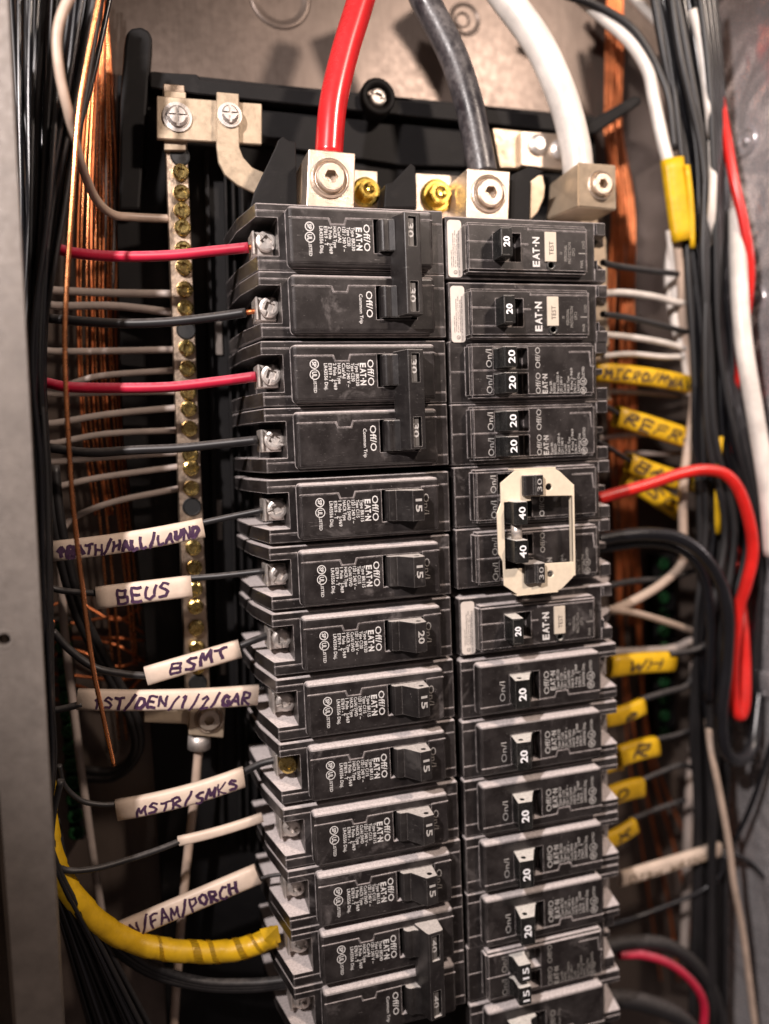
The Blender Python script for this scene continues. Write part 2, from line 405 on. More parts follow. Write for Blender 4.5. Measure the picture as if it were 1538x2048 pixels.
TOG_R = make_toggle(1); TOG_R.name = 'toggle'
def screw_mesh(r=0.155, th=0.07, square=True):
    bm = bmesh.new()
    lathe(bm, (0, 0), [(0, -th), (r*0.72, -th), (r*0.93, -th*0.8), (r, -th*0.45), (r, 0), (0, 0.0)], 24)
    for f in bm.faces: f.smooth = False
    me = bm_mesh(bm)
    cb = bmesh.new(); q = r*0.42
    rot = Matrix.Rotation(math.radians(20), 4, 'Y')
    prism(cb, [(-q, -q), (q, -q), (q, q), (-q, q)], -th-0.1, -th*0.25, 'y')
    cb.transform(rot); me = boolean(me, bm_mesh(cb))
    cb = bmesh.new(); prism(cb, [(-r*1.2, -r*0.13), (r*1.2, -r*0.13), (r*1.2, r*0.13), (-r*1.2, r*0.13)], -th-0.1, -th*0.55, 'y'); cb.transform(rot)
    return boolean(me, bm_mesh(cb))
SCREW = screw_mesh(); SCREW.name = 'terminal_screw'
def make_clamp():
    bm = bmesh.new()
    box(bm, -0.19, 0.12, 0.0, 0.05, -0.18, 0.16, 0.01)
    box(bm, -0.20, -0.16, -0.07, 0.4, -0.18, 0.16, 0.01)
    box(bm, -0.2, 0.12, 0.05, 0.4, -0.18, -0.14)
    return bm_mesh(bm)
CLAMP = make_clamp(); CLAMP.name = 'terminal_clamp'

def rating_text(kind):
    bm = bmesh.new()
    return bm
_txt = {}
def print_left(kind, off=-1.345, shift=0.0):
    """white rating text, keyed by kind"""
    key = (kind, off)
    if key in _txt: return _txt[key]
    bm = bmesh.new()
    put_text(bm, 'Off/O', off, -0.225, -0.61, 0.095, TY, 1, 0.008)
    if kind == 'trip':
        put_text(bm, 'Common Trip', off-0.105, -0.27, -0.70, 0.05, TY, 1, 0.01)
    elif kind:
        amp, poles, cu = kind
        logo(bm, off-0.115, -0.275, -0.60, 0.088, TY, 1)
        lines = ['Type BR%s%s' % (poles, amp), 'Type C%s%s' % (poles, amp), '120 / 240 V ~', cu, 'HACR Type', '%s Pole   J-969' % poles, 'E7819 - T', 'LR43556 Disj.']
        ends = [0.335, 0.27, 0.35, 0.22 if len(cu) < 6 else 0.30, 0.30, 0.385, 0.27, 0.39]
        for i, (s, e) in enumerate(zip(lines, ends)):
            put_text(bm, s, off-0.185-i*0.0675, -0.275, -0.275-e, 0.050, TY, 1, 0.014)
        marks(bm, off-0.80+shift, -0.285, -0.435, TY, 1, 0.068, (-0.505, -0.70))
    me = bm_mesh(bm); me.name = 'rating_print'; _txt[key] = me
    return me
def numeral(s, c, y0, cap, length, up=1, tilt=0.0, bold=0.02):
    """numeral mesh centred at c=(x,z), facing -y, leaning by tilt (dy per dx)"""
    bm = bmesh.new(); x0 = c[0]-up*cap/2
    put_text(bm, s, x0, c[1]+up*length/2, c[1]-up*length/2, cap, 0, up, bold)
    for v in bm.verts: v.co.y = y0+(v.co.x-c[0])*tilt
    return bm_mesh(bm)
_num = {}
def num_on_toggle(s, far):
    if (s, far) not in _num:
        _num[(s, far)] = numeral(s, (-0.86, -0.39), -0.325-0.005, 0.12, 0.21, 1, 0.04, 0.035) if far else numeral(s, (-0.708, -0.39), -0.310-0.004, 0.10, 0.2, 1, 0.158, 0.025)
    return _num[(s, far)]

def breaker_pole(root, dz, right, kind, amp, terminal=True, toggle=True):
    m = M['case']
    o = link('case', CASE_R if right else CASE_L, m, root); o.location.z = dz
    t = None
    if toggle:
        t = link('toggle', TOG_R if right else TOG, M['toggle'] if right else M['toggle_l'], root); t.location.z = dz
        n = link('amp_number', num_on_toggle(amp, right), M['print_num'] if right else M['print_grey'], t)
    p = link('rating_print', print_left(kind, -1.495 if right else -1.345, 0.03 if right else 0), M['print_grey'] if right else M['print_white'], root); p.location.z = dz
    if right and toggle:
        bm = bmesh.new(); put_text(bm, 'On/I', -0.565, -0.20, -0.53, 0.095, TY, 1, 0.0)
        # (this legend sits on the far side of the lever)
        for v in bm.verts: v.co.x -= 0.145
        p = obj('on_legend', bm, M['print_grey'], root); p.location.z = dz
    if not right and toggle:
        if 'on' not in _txt:
            bm = bmesh.new(); put_text(bm, 'On/I', -0.53, -0.24, -0.56, 0.09, TY, 1, 0.0); _txt['on'] = bm_mesh(bm)
        p = link('on_legend', _txt['on'], M['print_dim'], root); p.location.z = dz
    if terminal:
        s = link('terminal_screw', SCREW, M['steel'], root); s.location = (-2.70, 0.56, -0.385+dz)
        s.rotation_euler = (random.uniform(-0.05, 0.05), random.uniform(0, 3), random.uniform(-0.12, 0.05))
        c = link('terminal_clamp', CLAMP, M['steel'], root); c.location = (-2.70, 0.62, -0.385+dz)
    return t

G_SB = 'branch circuit breakers with rocker levers'
LZ = [-.03, -.985, -1.98, -2.95, -4.0, -5.0, -6.0, -7.01, -8.01, -9.04, -10.03, -10.98, -11.94]
LX = [0.02, 0.02, 0.0, 0.0, -0.01, -0.03, -0.04, -0.03, -0.03, -0.02, 0.0, 0.01, 0.03]
def handle_tie(root, z_top, z_bot, amp):
    bm = bmesh.new()
    prism(bm, [(-0.945, 0.03), (-0.925, -0.06), (-0.835, -0.32), (-0.815, -0.34), (-0.575, -0.305), (-0.56, -0.28), (-0.555, 0.03)], z_bot, z_top, 'z', 0.012, 2)
    me = bm_mesh(bm)
    wins = ((z_top-0.055, z_top-0.475), (z_bot+0.475, z_bot+0.04))
    for za, zb in wins:
        cb = bmesh.new(); prism(cb, [(-0.765, -0.6), (-0.635, -0.6), (-0.635, -0.22), (-0.765, -0.22)], zb, za, 'z')
        me = boolean(me, bm_mesh(cb))
    t = link('handle_tie', me, M['toggle_l'], root)
    for za, zb in wins:
        b = bmesh.new(); prism(b, [(-0.763, -0.295), (-0.672, -0.285), (-0.672, -0.21), (-0.763, -0.21)], zb+0.01, za-0.01, 'z')
        obj('number_plate', b, M['numplate'], t)
        link('amp_number', numeral(amp, (-0.718, (za+zb)/2+0.02), -0.2955, 0.088, 0.21, 1, 0.11, 0.02), M['print_grey'], t)
def double_pole(i, amp, label):
    root = thing('double_pole_breaker', label, 'circuit breaker', (LX[i], 0, LZ[i]), 'double pole breakers with tied handles')
    d = LZ[i+1]-LZ[i]
    for k, kind in ((0, (amp, '2', 'Cu/Al')), (1, 'trip')):
        breaker_pole(root, d*k, False, kind, amp, True, False)
        bm = bmesh.new()   # lever barrel under the tie
        prism(bm, [(-1.135, 0.28), (-1.13, -0.04), (-1.09, -0.09), (-1.04, -0.10), (-1.0, -0.085), (-0.90, -0.12), (-0.7, -0.2), (-0.58, 0.28)], -0.622, -0.158, 'z', 0.02, 2)
        o = obj('toggle', bm, M['toggle_l'], root); o.location.z = d*k
    handle_tie(root, -0.115, d-0.605, amp)
double_pole(0, '30', 'topmost double pole breaker with tie bar marked 30, fed by the upper pink-red wire')
double_pole(2, '30', 'double pole breaker with tie bar marked 30, fed by the lower red wire')
singles = [(4, '15', 'uppermost single breaker marked 15 in the left column, just below the tied pairs'),
           (5, '15', 'single breaker marked 15 in the left column, level with the BEUS sleeve'),
           (6, '20', 'the only left column breaker marked 20, level with the BSMT sleeve'),
           (7, '15', 'breaker marked 15 directly below the left column breaker marked 20'),
           (8, '15', 'breaker marked 15 in the left column with a yellowish terminal screw'),
           (9, '15', 'left column breaker marked 15, third above the lower tied pair marked 40' if False else 'second breaker above the pair marked 40 in the left column'),
           (10, '15', 'left column breaker marked 15 directly above the tied pair marked 40')]
for i, amp, lab in singles:
    r = thing('circuit_breaker', lab, 'circuit breaker', (LX[i], 0, LZ[i]), G_SB)
    breaker_pole(r, 0, False, (amp, '1', 'Cu/Al SWD'), amp)
    if i == 8:
        for c in r.children:
            if c.name.startswith('terminal_screw'):
                c.data = c.data.copy(); c.data.materials.clear(); c.data.materials.append(M['brass'])
double_pole(11, '40', 'dim double pole breaker with tie bar marked 40 at the foot of the left column')

# ---- right column (design x positive; single poles are the left ones turned by half a turn)
RZ = {7: -7.04, 8: -8.05, 9: -9.04, 10: -10.02, 11: -10.98}
labs = {7: 'right column breaker marked 20 directly below the lowest stickered breaker with test button',
        8: 'second of the five single breakers marked 20 in the right column, counted from their top',
        9: 'middle one of the five single breakers marked 20 in the right column',
        10: 'fourth of the five single breakers marked 20 in the right column, counted from their top',
        11: 'lowest single breaker marked 20 in the right column, right above the small levers marked 15'}
for k, z in RZ.items():
    r = thing('circuit_breaker', labs[k], 'circuit breaker', (0.03, 0, z-0.83), G_SB)
    r.rotation_euler = (0, math.pi, 0)
    breaker_pole(r, 0, True, ('20', '1', 'Cu/Al SWD'), '20')

def right_case(cuts, z_hi=0.0, z_lo=-0.83, b_hi=0.055, b_lo=-0.90, x0=0.29, x1=2.46, split=False, seams=()):
    bm = bmesh.new()
    prism(bm, [(0.03, 0.2), (2.60, 0.2), (2.60, 2.3), (0.03, 2.3)], b_lo, b_hi, 'z', 0.012)
    prof = [(2.59, 0.2), (2.80, 0.2), (3.06, 1.1), (3.12, 1.9), (2.59, 1.9)]
    prism(bm, prof, b_lo, b_lo+0.2, 'z', 0.01); prism(bm, prof, b_hi-0.2, b_hi, 'z', 0.01)
    prism(bm, [(2.5, 1.2), (3.02, 1.2), (3.02, 1.9), (2.5, 1.9)], b_lo+0.1, b_hi-0.1, 'z')
    if split: prism(bm, [(2.59, 0.4), (2.84, 0.4), (3.0, 1.3), (2.59, 1.3)], (b_lo+b_hi)/2-0.05, (b_lo+b_hi)/2+0.05, 'z', 0.01)
    body = bm_mesh(bm)
    bm = bmesh.new(); box(bm, x0, x1, 0.0, 0.4, z_lo, z_hi)
    es = [e for e in bm.edges if not all(v.co.y > 0.3 for v in e.verts)]
    bmesh.ops.bevel(bm, geom=es, offset=0.04, segments=4, affect='EDGES')
    me = bm_mesh(bm)
    for c in cuts:
        cb = bmesh.new(); box(cb, *c); me = boolean(me, bm_mesh(cb))
    bm = bmesh.new(); bm.from_mesh(body); bm.from_mesh(me)
    for y, pts in seams: ridge(bm, pts, y)
    return bm_mesh(bm)

GF_SEAM = [(0.0, [(0.30, -0.44), (0.72, -0.445)]), (0.0, [(1.20, -0.46), (1.31, -0.46)]), (0.0, [(0.31, -0.72), (0.75, -0.72)]),
           (0.0, [(1.32, -0.22), (1.32, -0.24), (2.33, -0.24)])]
GFCI = right_case([(0.72, 1.19, -0.2, 0.3, -0.73, -0.30)], -0.15, -0.89, -0.03, -0.965, 0.285, 2.37, seams=GF_SEAM)
GFCI.name = 'case'
def gfci(z, label, dx=0.0, x_rot=0.0):
    root = thing('ground_fault_breaker', label, 'circuit breaker', (dx, 0, z), 'breakers with a cream test button')
    link('case', GFCI, M['case'], root)
    bm = bmesh.new()
    prism(bm, [(0.745, 0.3), (0.72, -0.05), (0.70, -0.34), (0.885, -0.355), (0.93, -0.05), (0.96, 0.3)], -0.725, -0.31, 'z', 0.012, 2)
    t = obj('toggle', bm, M['toggle'], root)
    bm = bmesh.new()
    for a, b in (((0.715, -0.33), (0.87, -0.33)), ((0.87, -0.33), (0.87, -0.705)), ((0.87, -0.705), (0.715, -0.705)), ((0.715, -0.705), (0.715, -0.33))):
        ridge(bm, [a, b], -0.348, 0.006, 0.003)
    obj('edge_line', bm, M['numplate'], t)
    link('amp_number', numeral('20', (0.785, -0.515), -0.354, 0.095, 0.155, -1, -0.08, 0.035), M['print_num'], t)
    bm = bmesh.new(); prism(bm, [(0.965, 0.12), (1.03, 0.10), (1.03, 0.28), (0.965, 0.28)], -0.72, -0.31, 'z')
    obj('shutter', bm, M['slider'], t)
    bm = bmesh.new(); pl = []
    for cx_, cz_, a0_ in ((0.235, -0.135, 0), (0.105, -0.135, 90), (0.105, -0.895, 180), (0.235, -0.895, 270)):
        for k_ in range(5):
            an = math.radians(a0_+k_*22.5); pl.append((cx_+0.05*math.cos(an), cz_+0.05*math.sin(an)))
    prism(bm, pl, 0.186, 0.205, 'y')
    s = obj('sticker', bm, M['sticker'], root)
    bm = bmesh.new()
    for i, (t_, l) in enumerate((('OPEN CIRCUITS', .26), ('GROUNDED NEUTRAL INTERRUPTER', .52), ('A-300 V CIRCUIT INT. 20A', .56), ('TEST PUSH BUTTON OFF ON', .50), ('IF DOES NOT TRIP REPLACE', .56))):
        put_text(bm, t_, 0.118+i*0.031, -0.80+(0.01 if i % 2 else 0), -0.80+l, 0.017, 0.183, -1)
    ring(bm, (0.17, -0.87), 0.024, 0.030, 0.183, 14); put_text(bm, 'UL', 0.185, -0.888, -0.855, 0.026, 0.183, -1)
    put_text(bm, 'LISTED', 0.245, -0.92, -0.84, 0.015, 0.183, -1)
    obj('sticker_print', bm, M['print_dark'], s)
    bm = bmesh.new(); logo(bm, 1.505, -0.80, -0.345, 0.115, TY, -1)
    obj('maker_print', bm, M['print_white'], root)
    bm = bmesh.new(); box(bm, 1.595, 1.79, -0.03, 0.05, -0.72, -0.265, 0.006)
    b = obj('test_button', bm, M['testbtn'], root)
    bm = bmesh.new(); put_text(bm, 'TEST', 1.735, -0.62, -0.41, 0.075, -0.0335, -1)
    obj('button_print', bm, M['print_dark'], b)
    bm = bmesh.new(); lathe(bm, (1.70, -0.775), [(0.075, 0.01), (0.075, -0.02), (0.06, -0.026), (0.05, -0.02), (0.045, 0.0), (0, 0.0)], 20)
    obj('test_lamp', bm, M['toggle'], root)
    bm = bmesh.new()
    put_text(bm, 'DE', 1.90, -0.60, -0.56, 0.04, TY, -1); put_text(bm, 'PERSONAL', 1.985, -0.70, -0.45, 0.05, TY, -1)
    put_text(bm, 'PROTECTION', 2.055, -0.74, -0.41, 0.05, TY, -1); put_text(bm, 'GFCI', 2.125, -0.62, -0.50, 0.05, TY, -1)
    put_text(bm, 'LOAD', 2.30, -0.50, -0.38, 0.05, TY, -1); put_text(bm, 'PWR', 2.27, -0.80, -0.68, 0.05, TY, -1)
    put_rect(bm, 2.19, 2.31, -0.583, -0.567, TY)
    obj('rating_print', bm, M['print_dim'], root)
    # gripping lips at the wire end
    for zz in (-0.06, -0.62):
        bm = bmesh.new()
        pts = [(2.62, 0.15), (2.75, 0.42), (2.98, 0.62), (3.2, 0.9), (3.22, 1.05), (2.9, 0.95), (2.7, 0.7), (2.6, 0.5)]
        prism(bm, pts, zz-0.17, zz, 'z', 0.02, 2)
        obj('wire_guard', bm, M['case'], root)
    return root
gfci(0.0, 'topmost stickered breaker with cream test button, below the aluminium lugs')
gfci(-0.99, 'second stickered breaker with cream test button, below the topmost one', 0.02)
gfci(-5.94, 'lone stickered breaker with cream test button, below the metal tie plate', 0.04)

def tandem_case(key=[None]):
    if key[0] is None:
        seams = [(0.0, [(0.30, -0.415), (0.70, -0.415)]), (0.2, [(0.05, -0.415), (0.28, -0.415)]), (0.0, [(2.0, -0.14), (2.36, -0.14), (2.38, -0.36), (2.44, -0.37)])]
        key[0] = right_case([(0.68, 1.27, -0.2, 0.3, -0.40, -0.07), (0.68, 1.27, -0.2, 0.3, -0.79, -0.46)], split=True, seams=seams); key[0].name = 'case'
    return key[0]
def small_toggle(root, z0, z1, amp, dx=0.0, big=0.0):
    bm = bmesh.new(); h = 0.31+big
    prism(bm, [(0.70, 0.29), (0.69, -0.02), (0.73, -0.06), (0.72, -h+0.02), (0.745, -h), (0.94, -h), (0.96, -0.05), (1.0, 0.05), (1.0, 0.29)], z0+0.012, z1-0.012, 'z', 0.012, 2)
    if dx:
        for v in bm.verts: v.co.x += dx
    t = obj('toggle', bm, M['toggle'], root)
    link('amp_number', numeral(amp, (0.845+dx, (z0+z1)/2), -h-0.003, 0.11, 0.20, -1, 0.0, 0.02), M['print_num'], t)
    bm = bmesh.new(); box(bm, 1.015+dx, 1.085+dx, 0.06, 0.28, z0+0.01, z1-0.01)
    obj('shutter', bm, M['slider'], t)
def tandem_print(root, dz=0.0, on=True, off=(True, True), rating=True, mat='print_grey', amps='20/20'):
    bm = bmesh.new()
    if on:
        for za in (-0.37, -0.77): put_text(bm, 'On/I', 0.655, za, za+0.28, 0.10, TY, -1)
    for f, za in zip(off, (-0.39, -0.79)):
        if f: put_text(bm, 'Off/O', 1.48, za, za+0.33, 0.085, TY, -1)
    if rating:
        logo(bm, 1.60, -0.79, -0.48, 0.085, TY, -1)
        for i, (s, l) in enumerate((('Type BR', .20), ('BD2020', .17), ('Type C2020 A', .34), ('120 / 240 V', .27), ('Cu/Al', .15), ('HACR Type', .27), ('1 Pole J-969', .40), ('E7819 - T', .24), ('LR43556 Disj.', .33))):
            put_text(bm, s, 1.68+i*0.0615, -0.79, -0.79+l, 0.042, TY, -1, 0.006)
        marks(bm, 2.24, -0.75, -0.61, TY, -1, 0.058, (-0.53, -0.37))
    for v in bm.verts: v.co.z += dz
    obj('rating_print', bm, M[mat], root)
def tandem(z, label, amp='20', dx=0.0, dim=False):
    root = thing('tandem_breaker', label, 'circuit breaker', (dx, 0, z), 'tandem breakers with two small levers each')
    link('case', tandem_case(), M['case'], root)
    small_toggle(root, -0.40, -0.07, amp); small_toggle(root, -0.79, -0.46, amp)
    tandem_print(root, mat='print_dim' if dim else 'print_grey')
tandem(-1.975, 'upper tandem breaker with two levers marked 20, below the stickered breakers')
tandem(-2.945, 'lower tandem breaker with two levers marked 20, just above the metal tie plate')
tandem(-11.91, 'tandem breaker with two dusty levers marked 15 near the bottom of the right column', '15', 0.0, True)

# quad breaker with metal tie plate
q = thing('quad_breaker', 'four lever breaker marked 30 40 40 30 joined by a pale metal tie plate', 'circuit breaker', (0.02, 0, -3.93))
for dz in (0.0, -0.985):
    o = link('case', tandem_case(), M['case'], q); o.location.z = dz
tandem_print(q, 0.0, True, (False, True), False); tandem_print(q, -0.985, True, (True, False), True, 'print_dim')
small_toggle(q, -0.85, -0.47, '40', 0.0, 0.20); small_toggle(q, -1.44, -1.06, '40', 0.0, 0.20)
bm = bmesh.new(); tube(bm, [Vector((0.83, -0.33, -1.07)), Vector((0.83, -0.33, -0.84))], 0.085, 16)
obj('tie_pin', bm, M['steel'], q)
out = [(0.86, -0.02), (1.54, -0.02), (1.62, -0.06), (1.86, -0.28), (1.86, -1.74), (1.62, -1.94), (1.54, -1.965), (0.86, -1.965), (0.63, -1.80), (0.62, -1.42), (0.55, -1.30), (0.54, -0.66), (0.61, -0.50), (0.61, -0.20)]
bm = bmesh.new(); prism(bm, out, -0.27, -0.235, 'y'); me = bm_mesh(bm)
cb = bmesh.new(); prism(cb, [(0.66, -0.50), (1.12, -0.50), (1.12, -0.43), (1.835, -0.46), (1.835, -1.52), (1.12, -1.50), (1.12, -1.55), (0.66, -1.55)], -0.4, -0.1, 'y'); me = boolean(me, bm_mesh(cb))
for zz in (-0.30, -1.68):
    cb = bmesh.new(); cyl(cb, (1.43, zz), 0.055, -0.4, -0.1, 18); me = boolean(me, bm_mesh(cb))
    cb = bmesh.new(); box(cb, 0.99, 1.30, -0.4, -0.1, zz-0.10, zz+0.20); me = boolean(me, bm_mesh(cb))
bm = bmesh.new(); bm.from_mesh(me)
bmesh.ops.bevel(bm, geom=bm.edges[:], offset=0.006, segments=1, affect='EDGES')
box(bm, 0.84, 1.56, -0.27, -0.05, -0.02, 0.005, 0.005); box(bm, 0.84, 1.56, -0.27, -0.05, -1.985, -1.96, 0.005)
box(bm, 1.835, 1.865, -0.29, -0.16, -1.74, -0.28, 0.005)
obj('tie_plate', bm, M['tie'], q)
for zz in (-0.30, -1.68):
    bm = bmesh.new()
    prism(bm, [(0.98, 0.0), (0.96, -0.33), (1.00, -0.36), (1.13, -0.34), (1.15, -0.385), (1.29, -0.365), (1.30, 0.0)], zz-0.115, zz+0.205, 'z', 0.01)
    t = obj('toggle', bm, M['toggle_l'], q)
    link('amp_number', numeral('30', (1.215, zz+0.045), -0.381, 0.085, 0.20, -1, 0.14, 0.0), M['print_grey'], t)
# bottom breaker, mostly cut by the frame
r = thing('double_pole_breaker', 'breaker at the very bottom of the right column, its cover grey with dust', 'circuit breaker', (0.02, 0, -12.93))
link('case', CASE_R, M['case'], r); r.children[0].rotation_euler = (0, math.pi, 0); r.children[0].location.z = -0.83
bm = bmesh.new(); put_text(bm, 'Off/O', 1.50, -0.62, -0.22, 0.095, TY, -1); put_text(bm, 'Common Trip', 1.60, -0.70, -0.22, 0.05, TY, -1); put_text(bm, 'On/I', 0.70, -0.62, -0.3, 0.095, TY, -1)
obj('rating_print', bm, M['print_dim'], r)
bm = bmesh.new(); prism(bm, [(1.135, 0.28), (1.13, -0.06), (1.0, -0.1), (0.85, -0.48), (0.66, -0.45), (0.58, 0.28)], -1.0, -0.2, 'z', 0.02, 2)
obj('toggle', bm, M['toggle'], r)

exec_bg = True
# ------------------------------------------------------------------ enclosure and base
def wirepts(pts):
    return [at(*p) for p in pts]
enc = thing('panel_enclosure', 'galvanised steel enclosure of the electrical panel with grey front flange', 'enclosure', (0, 3.4, -5))
def pobj(name, bm, mat, parent, smooth=False):
    bm.transform(Matrix.Translation(-parent.location)); return obj(name, bm, mat, parent, smooth)
bm = bmesh.new(); box(bm, -6.95, 7.16, 3.4, 3.46, -22, 9.0)
pobj('back_panel', bm, M['galv'], enc)
bm = bmesh.new(); box(bm, -7.02, -6.95, -0.7, 3.46, -22, 9.0)
pobj('side_wall', bm, M['galv'], enc)
bm = bmesh.new(); box(bm, 7.16, 7.22, -0.7, 3.46, -22, 9.0)
pobj('side_wall', bm, M['galv2'], enc)
bm = bmesh.new(); pxprism(bm, [(14, -30), (127, 2090), (36, 2090), (0, 1600), (-60, 900), (-100, -30)], -0.85, -0.72)
me = bm_mesh(bm); cb = bmesh.new(); c = at(8, 1279, -0.85); cyl(cb, (c.x, c.z), 0.075, -1.0, -0.6, 20); me = boolean(me, bm_mesh(cb))
bm = bmesh.new(); bm.from_mesh(me)
pobj('front_flange', bm, M['flange'], enc)
bm = bmesh.new(); lathe(bm, (c.x, c.z), [(0.078, -0.853), (0.115, -0.856), (0.12, -0.852), (0.12, -0.84)], 24)
pobj('hole_rim', bm, M['flange'], enc)
bm = bmesh.new(); a = at(14, 0, -0.72); b = at(127, 2090, -0.72)
prism(bm, [(a.x-0.02, a.z+2), (b.x-0.02, b.z), (b.x-0.08, b.z), (a.x-0.08, a.z+2)], -0.72, -0.30, 'y')
pobj('flange_return', bm, M['flange'], enc)
# pressed knockouts on back panel and side wall
for (px, py, rr, y) in ((560, -5, 62, 3.395), (930, 38, 34, 3.395), (925, 40, 16, 3.39)):
    c = at(px, py, y); k = pxs(px, py, y); R_ = rr*k
    bm = bmesh.new(); lathe(bm, (c.x, c.z), [(R_, y), (R_*0.93, y-0.04), (R_*0.85, y-0.02), (R_*0.7, y+0.002)], 28)
    pobj('knockout', bm, M['galv'], enc, True)
for (yy, zz, h, w) in ((1.0, 1.9, 0.5, 0.35), (1.0, 1.0, 0.5, 0.35), (0.9, 0.0, 0.45, 0.4), (1.2, -1.4, 0.9, 0.3), (1.0, -6.9, 0.5, 0.4), (1.4, -8.6, 0.5, 0.4), (0.9, -10.4, 0.4, 0.4)):
    bm = bmesh.new(); box(bm, 7.07, 7.16, yy-w/2, yy+w/2, zz-h/2, zz+h/2, 0.03, 2)
    pobj('pressed_tab', bm, M['galv2'], enc)
for i in range(9):
    zz = 2.2-i*1.55; yy = 2.1+0.3*math.sin(i*2.1); bm = bmesh.new()
    tmp = bmesh.new(); lathe(tmp, (0, 0), [(0.30, 0), (0.28, -0.05), (0.22, -0.03), (0.2, 0.0), (0.08, 0.0), (0.07, -0.04), (0, -0.05)], 20)
    tmp.transform(Matrix.Rotation(math.radians(-90), 4, 'Z')); tmp.transform(Matrix.Translation((7.155, yy, zz)))
    pobj('knockout', tmp, M['galv2'], enc, True); bm.free()
tag(enc, kind=None)
bm = bmesh.new(); box(bm, -60, 60, 5.0, 5.2, -60, 60)
tag(obj('wall', bm, M['dark']), 'dark wall behind the metal enclosure', 'wall', kind='structure')

base = thing('plastic_base', 'black moulded base plate with prongs carrying the bus bars', 'base plate', (0, 2.6, -4))
bm = bmesh.new(); pxprism(bm, [(235, 150), (308, 142), (520, 165), (1190, 232), (1195, 700), (1205, 1500), (1225, 2100), (335, 2100), (318, 1700), (286, 1230), (262, 1000), (245, 880), (236, 600), (232, 400)], 2.55, 3.2, 0.02)
pobj('plate', bm, M['base'], base)
bm = bmesh.new(); pxprism(bm, [(236, 420), (240, 200), (248, 90), (252, 66), (262, 55), (282, 52), (298, 60), (305, 75), (300, 140), (298, 160), (280, 420)], 2.25, 2.8, 0.05, 2)
pobj('prong', bm, M['base'], base)
bm = bmesh.new(); pxprism(bm, [(1176, 243), (1270, 190), (1282, 192), (1284, 206), (1190, 268), (1170, 268)], 2.0, 2.6, 0.04, 2)
pobj('prong', bm, M['base'], base)
bm = bmesh.new(); pxprism(bm, [(300, 143), (395, 148), (400, 158), (1180, 238), (1178, 268), (395, 188), (300, 175)], 2.2, 2.6, 0.02)
pobj('rail', bm, M['base'], base)
bm = bmesh.new(); pxprism(bm, [(410, 205), (1180, 285), (1180, 340), (800, 330), (410, 270)], 2.42, 2.6, 0.02)
pobj('rail', bm, M['base'], base)
for (px, py, w, h) in ((428, 640, 16, 70), (425, 1000, 18, 80), (430, 1290, 20, 60)):
    bm = bmesh.new(); pxprism(bm, [(px, py), (px+w, py), (px+w+2, py+h), (px+2, py+h)], 2.50, 2.56, 0.01)
    pobj('window_slot', bm, M['flange'], base)
for px in (408, 412, 447, 462, 480):
    bm = bmesh.new(); pxprism(bm, [(px, 300), (px+5, 300), (px+38, 1700), (px+33, 1700)], 2.40, 2.56, 0.01)
    pobj('rib', bm, M['base'], base)
c = at(272, 345, 2.5); k = pxs(272, 345, 2.5)
bm = bmesh.new(); lathe(bm, (c.x, c.z), [(24*k, 2.56), (24*k, 2.48), (20*k, 2.46), (17*k, 2.50), (9*k, 2.5), (8*k, 2.46), (0, 2.46)], 24); pobj('boss', bm, M['base'], base, True)
c = at(755, 195, 2.1); k = pxs(755, 195, 2.1)
bm = bmesh.new(); lathe(bm, (c.x, c.z), [(36*k, 2.5), (36*k, 2.06), (31*k, 2.03), (21*k, 2.06), (20*k, 2.2)], 26); pobj('boss', bm, M['base'], base, True)
bm = bmesh.new(); bm.from_mesh(SCREW); bm.transform(Matrix.Scale(17*k/0.155, 4)); bm.transform(Matrix.Translation((c.x, 2.12, c.z))); pobj('mounting_screw', bm, M['steel'], base)
# black insulating barriers between the lugs
def barrier(pts, y0, y1, label):
    bm = bmesh.new(); pxprism(bm, pts, y0, y1, 0.02, 2)
    tag(obj('barrier', bm, M['base']), label, 'barrier', 'black fins between the lugs')
barrier([(508, 385), (552, 292), (556, 280), (566, 272), (576, 280), (592, 284), (595, 415), (500, 415)], 0.95, 1.1, 'black plastic fin left of the red cable lug')
barrier([(768, 415), (771, 368), (786, 364), (822, 326), (831, 333), (834, 415)], 0.9, 1.25, 'short black plastic fin between the two gold screws')
barrier([(1020, 445), (1022, 350), (1060, 332), (1088, 342), (1062, 362), (1060, 445)], 0.8, 1.2, 'black plastic fin between black cable lug and right lug')

# ---- terminals
def socket(parent, px, py, y, rpx, mat, name='socket_screw', tilt=(0, 0)):
    c = at(px, py, y); k = pxs(px, py, y); r = rpx*k
    bm = bmesh.new()
    lathe(bm, (0, 0), [(r*1.0, 0.0), (r*1.0, -0.03), (r*0.93, -0.045), (r*0.86, -0.03), (r*0.80, 0.0), (r*0.76, -0.005), (r*0.74, -0.09), (r*0.66, -0.11), (r*0.45, -0.11)], 28)
    # hexagonal pocket
    n = 28; 
    hexr = []
    for t in range(n):
        a = 2*math.pi*t/n; s = (a % (math.pi/3))-math.pi/6; hexr.append(r*0.36*math.cos(math.pi/6)/math.cos(s))
    top = [bm.verts.new((hexr[t]*math.cos(2*math.pi*t/n), -0.11, hexr[t]*math.sin(2*math.pi*t/n))) for t in range(n)]
    bot = [bm.verts.new((v.co.x, 0.12, v.co.z)) for v in top]
    outer = [bm.verts.new((r*0.45*math.cos(2*math.pi*t/n), -0.11, r*0.45*math.sin(2*math.pi*t/n))) for t in range(n)]
    for t in range(n):
        j = (t+1) % n; bm.faces.new((outer[t], outer[j], top[j], top[t])); bm.faces.new((top[t], top[j], bot[j], bot[t]))
    bm.faces.new(bot)
    bmesh.ops.recalc_face_normals(bm, faces=bm.faces[:])
    for f in bm.faces: f.smooth = False
    bm.transform(Matrix.Translation((c.x, y, c.z)))
    pobj(name, bm, mat, parent)
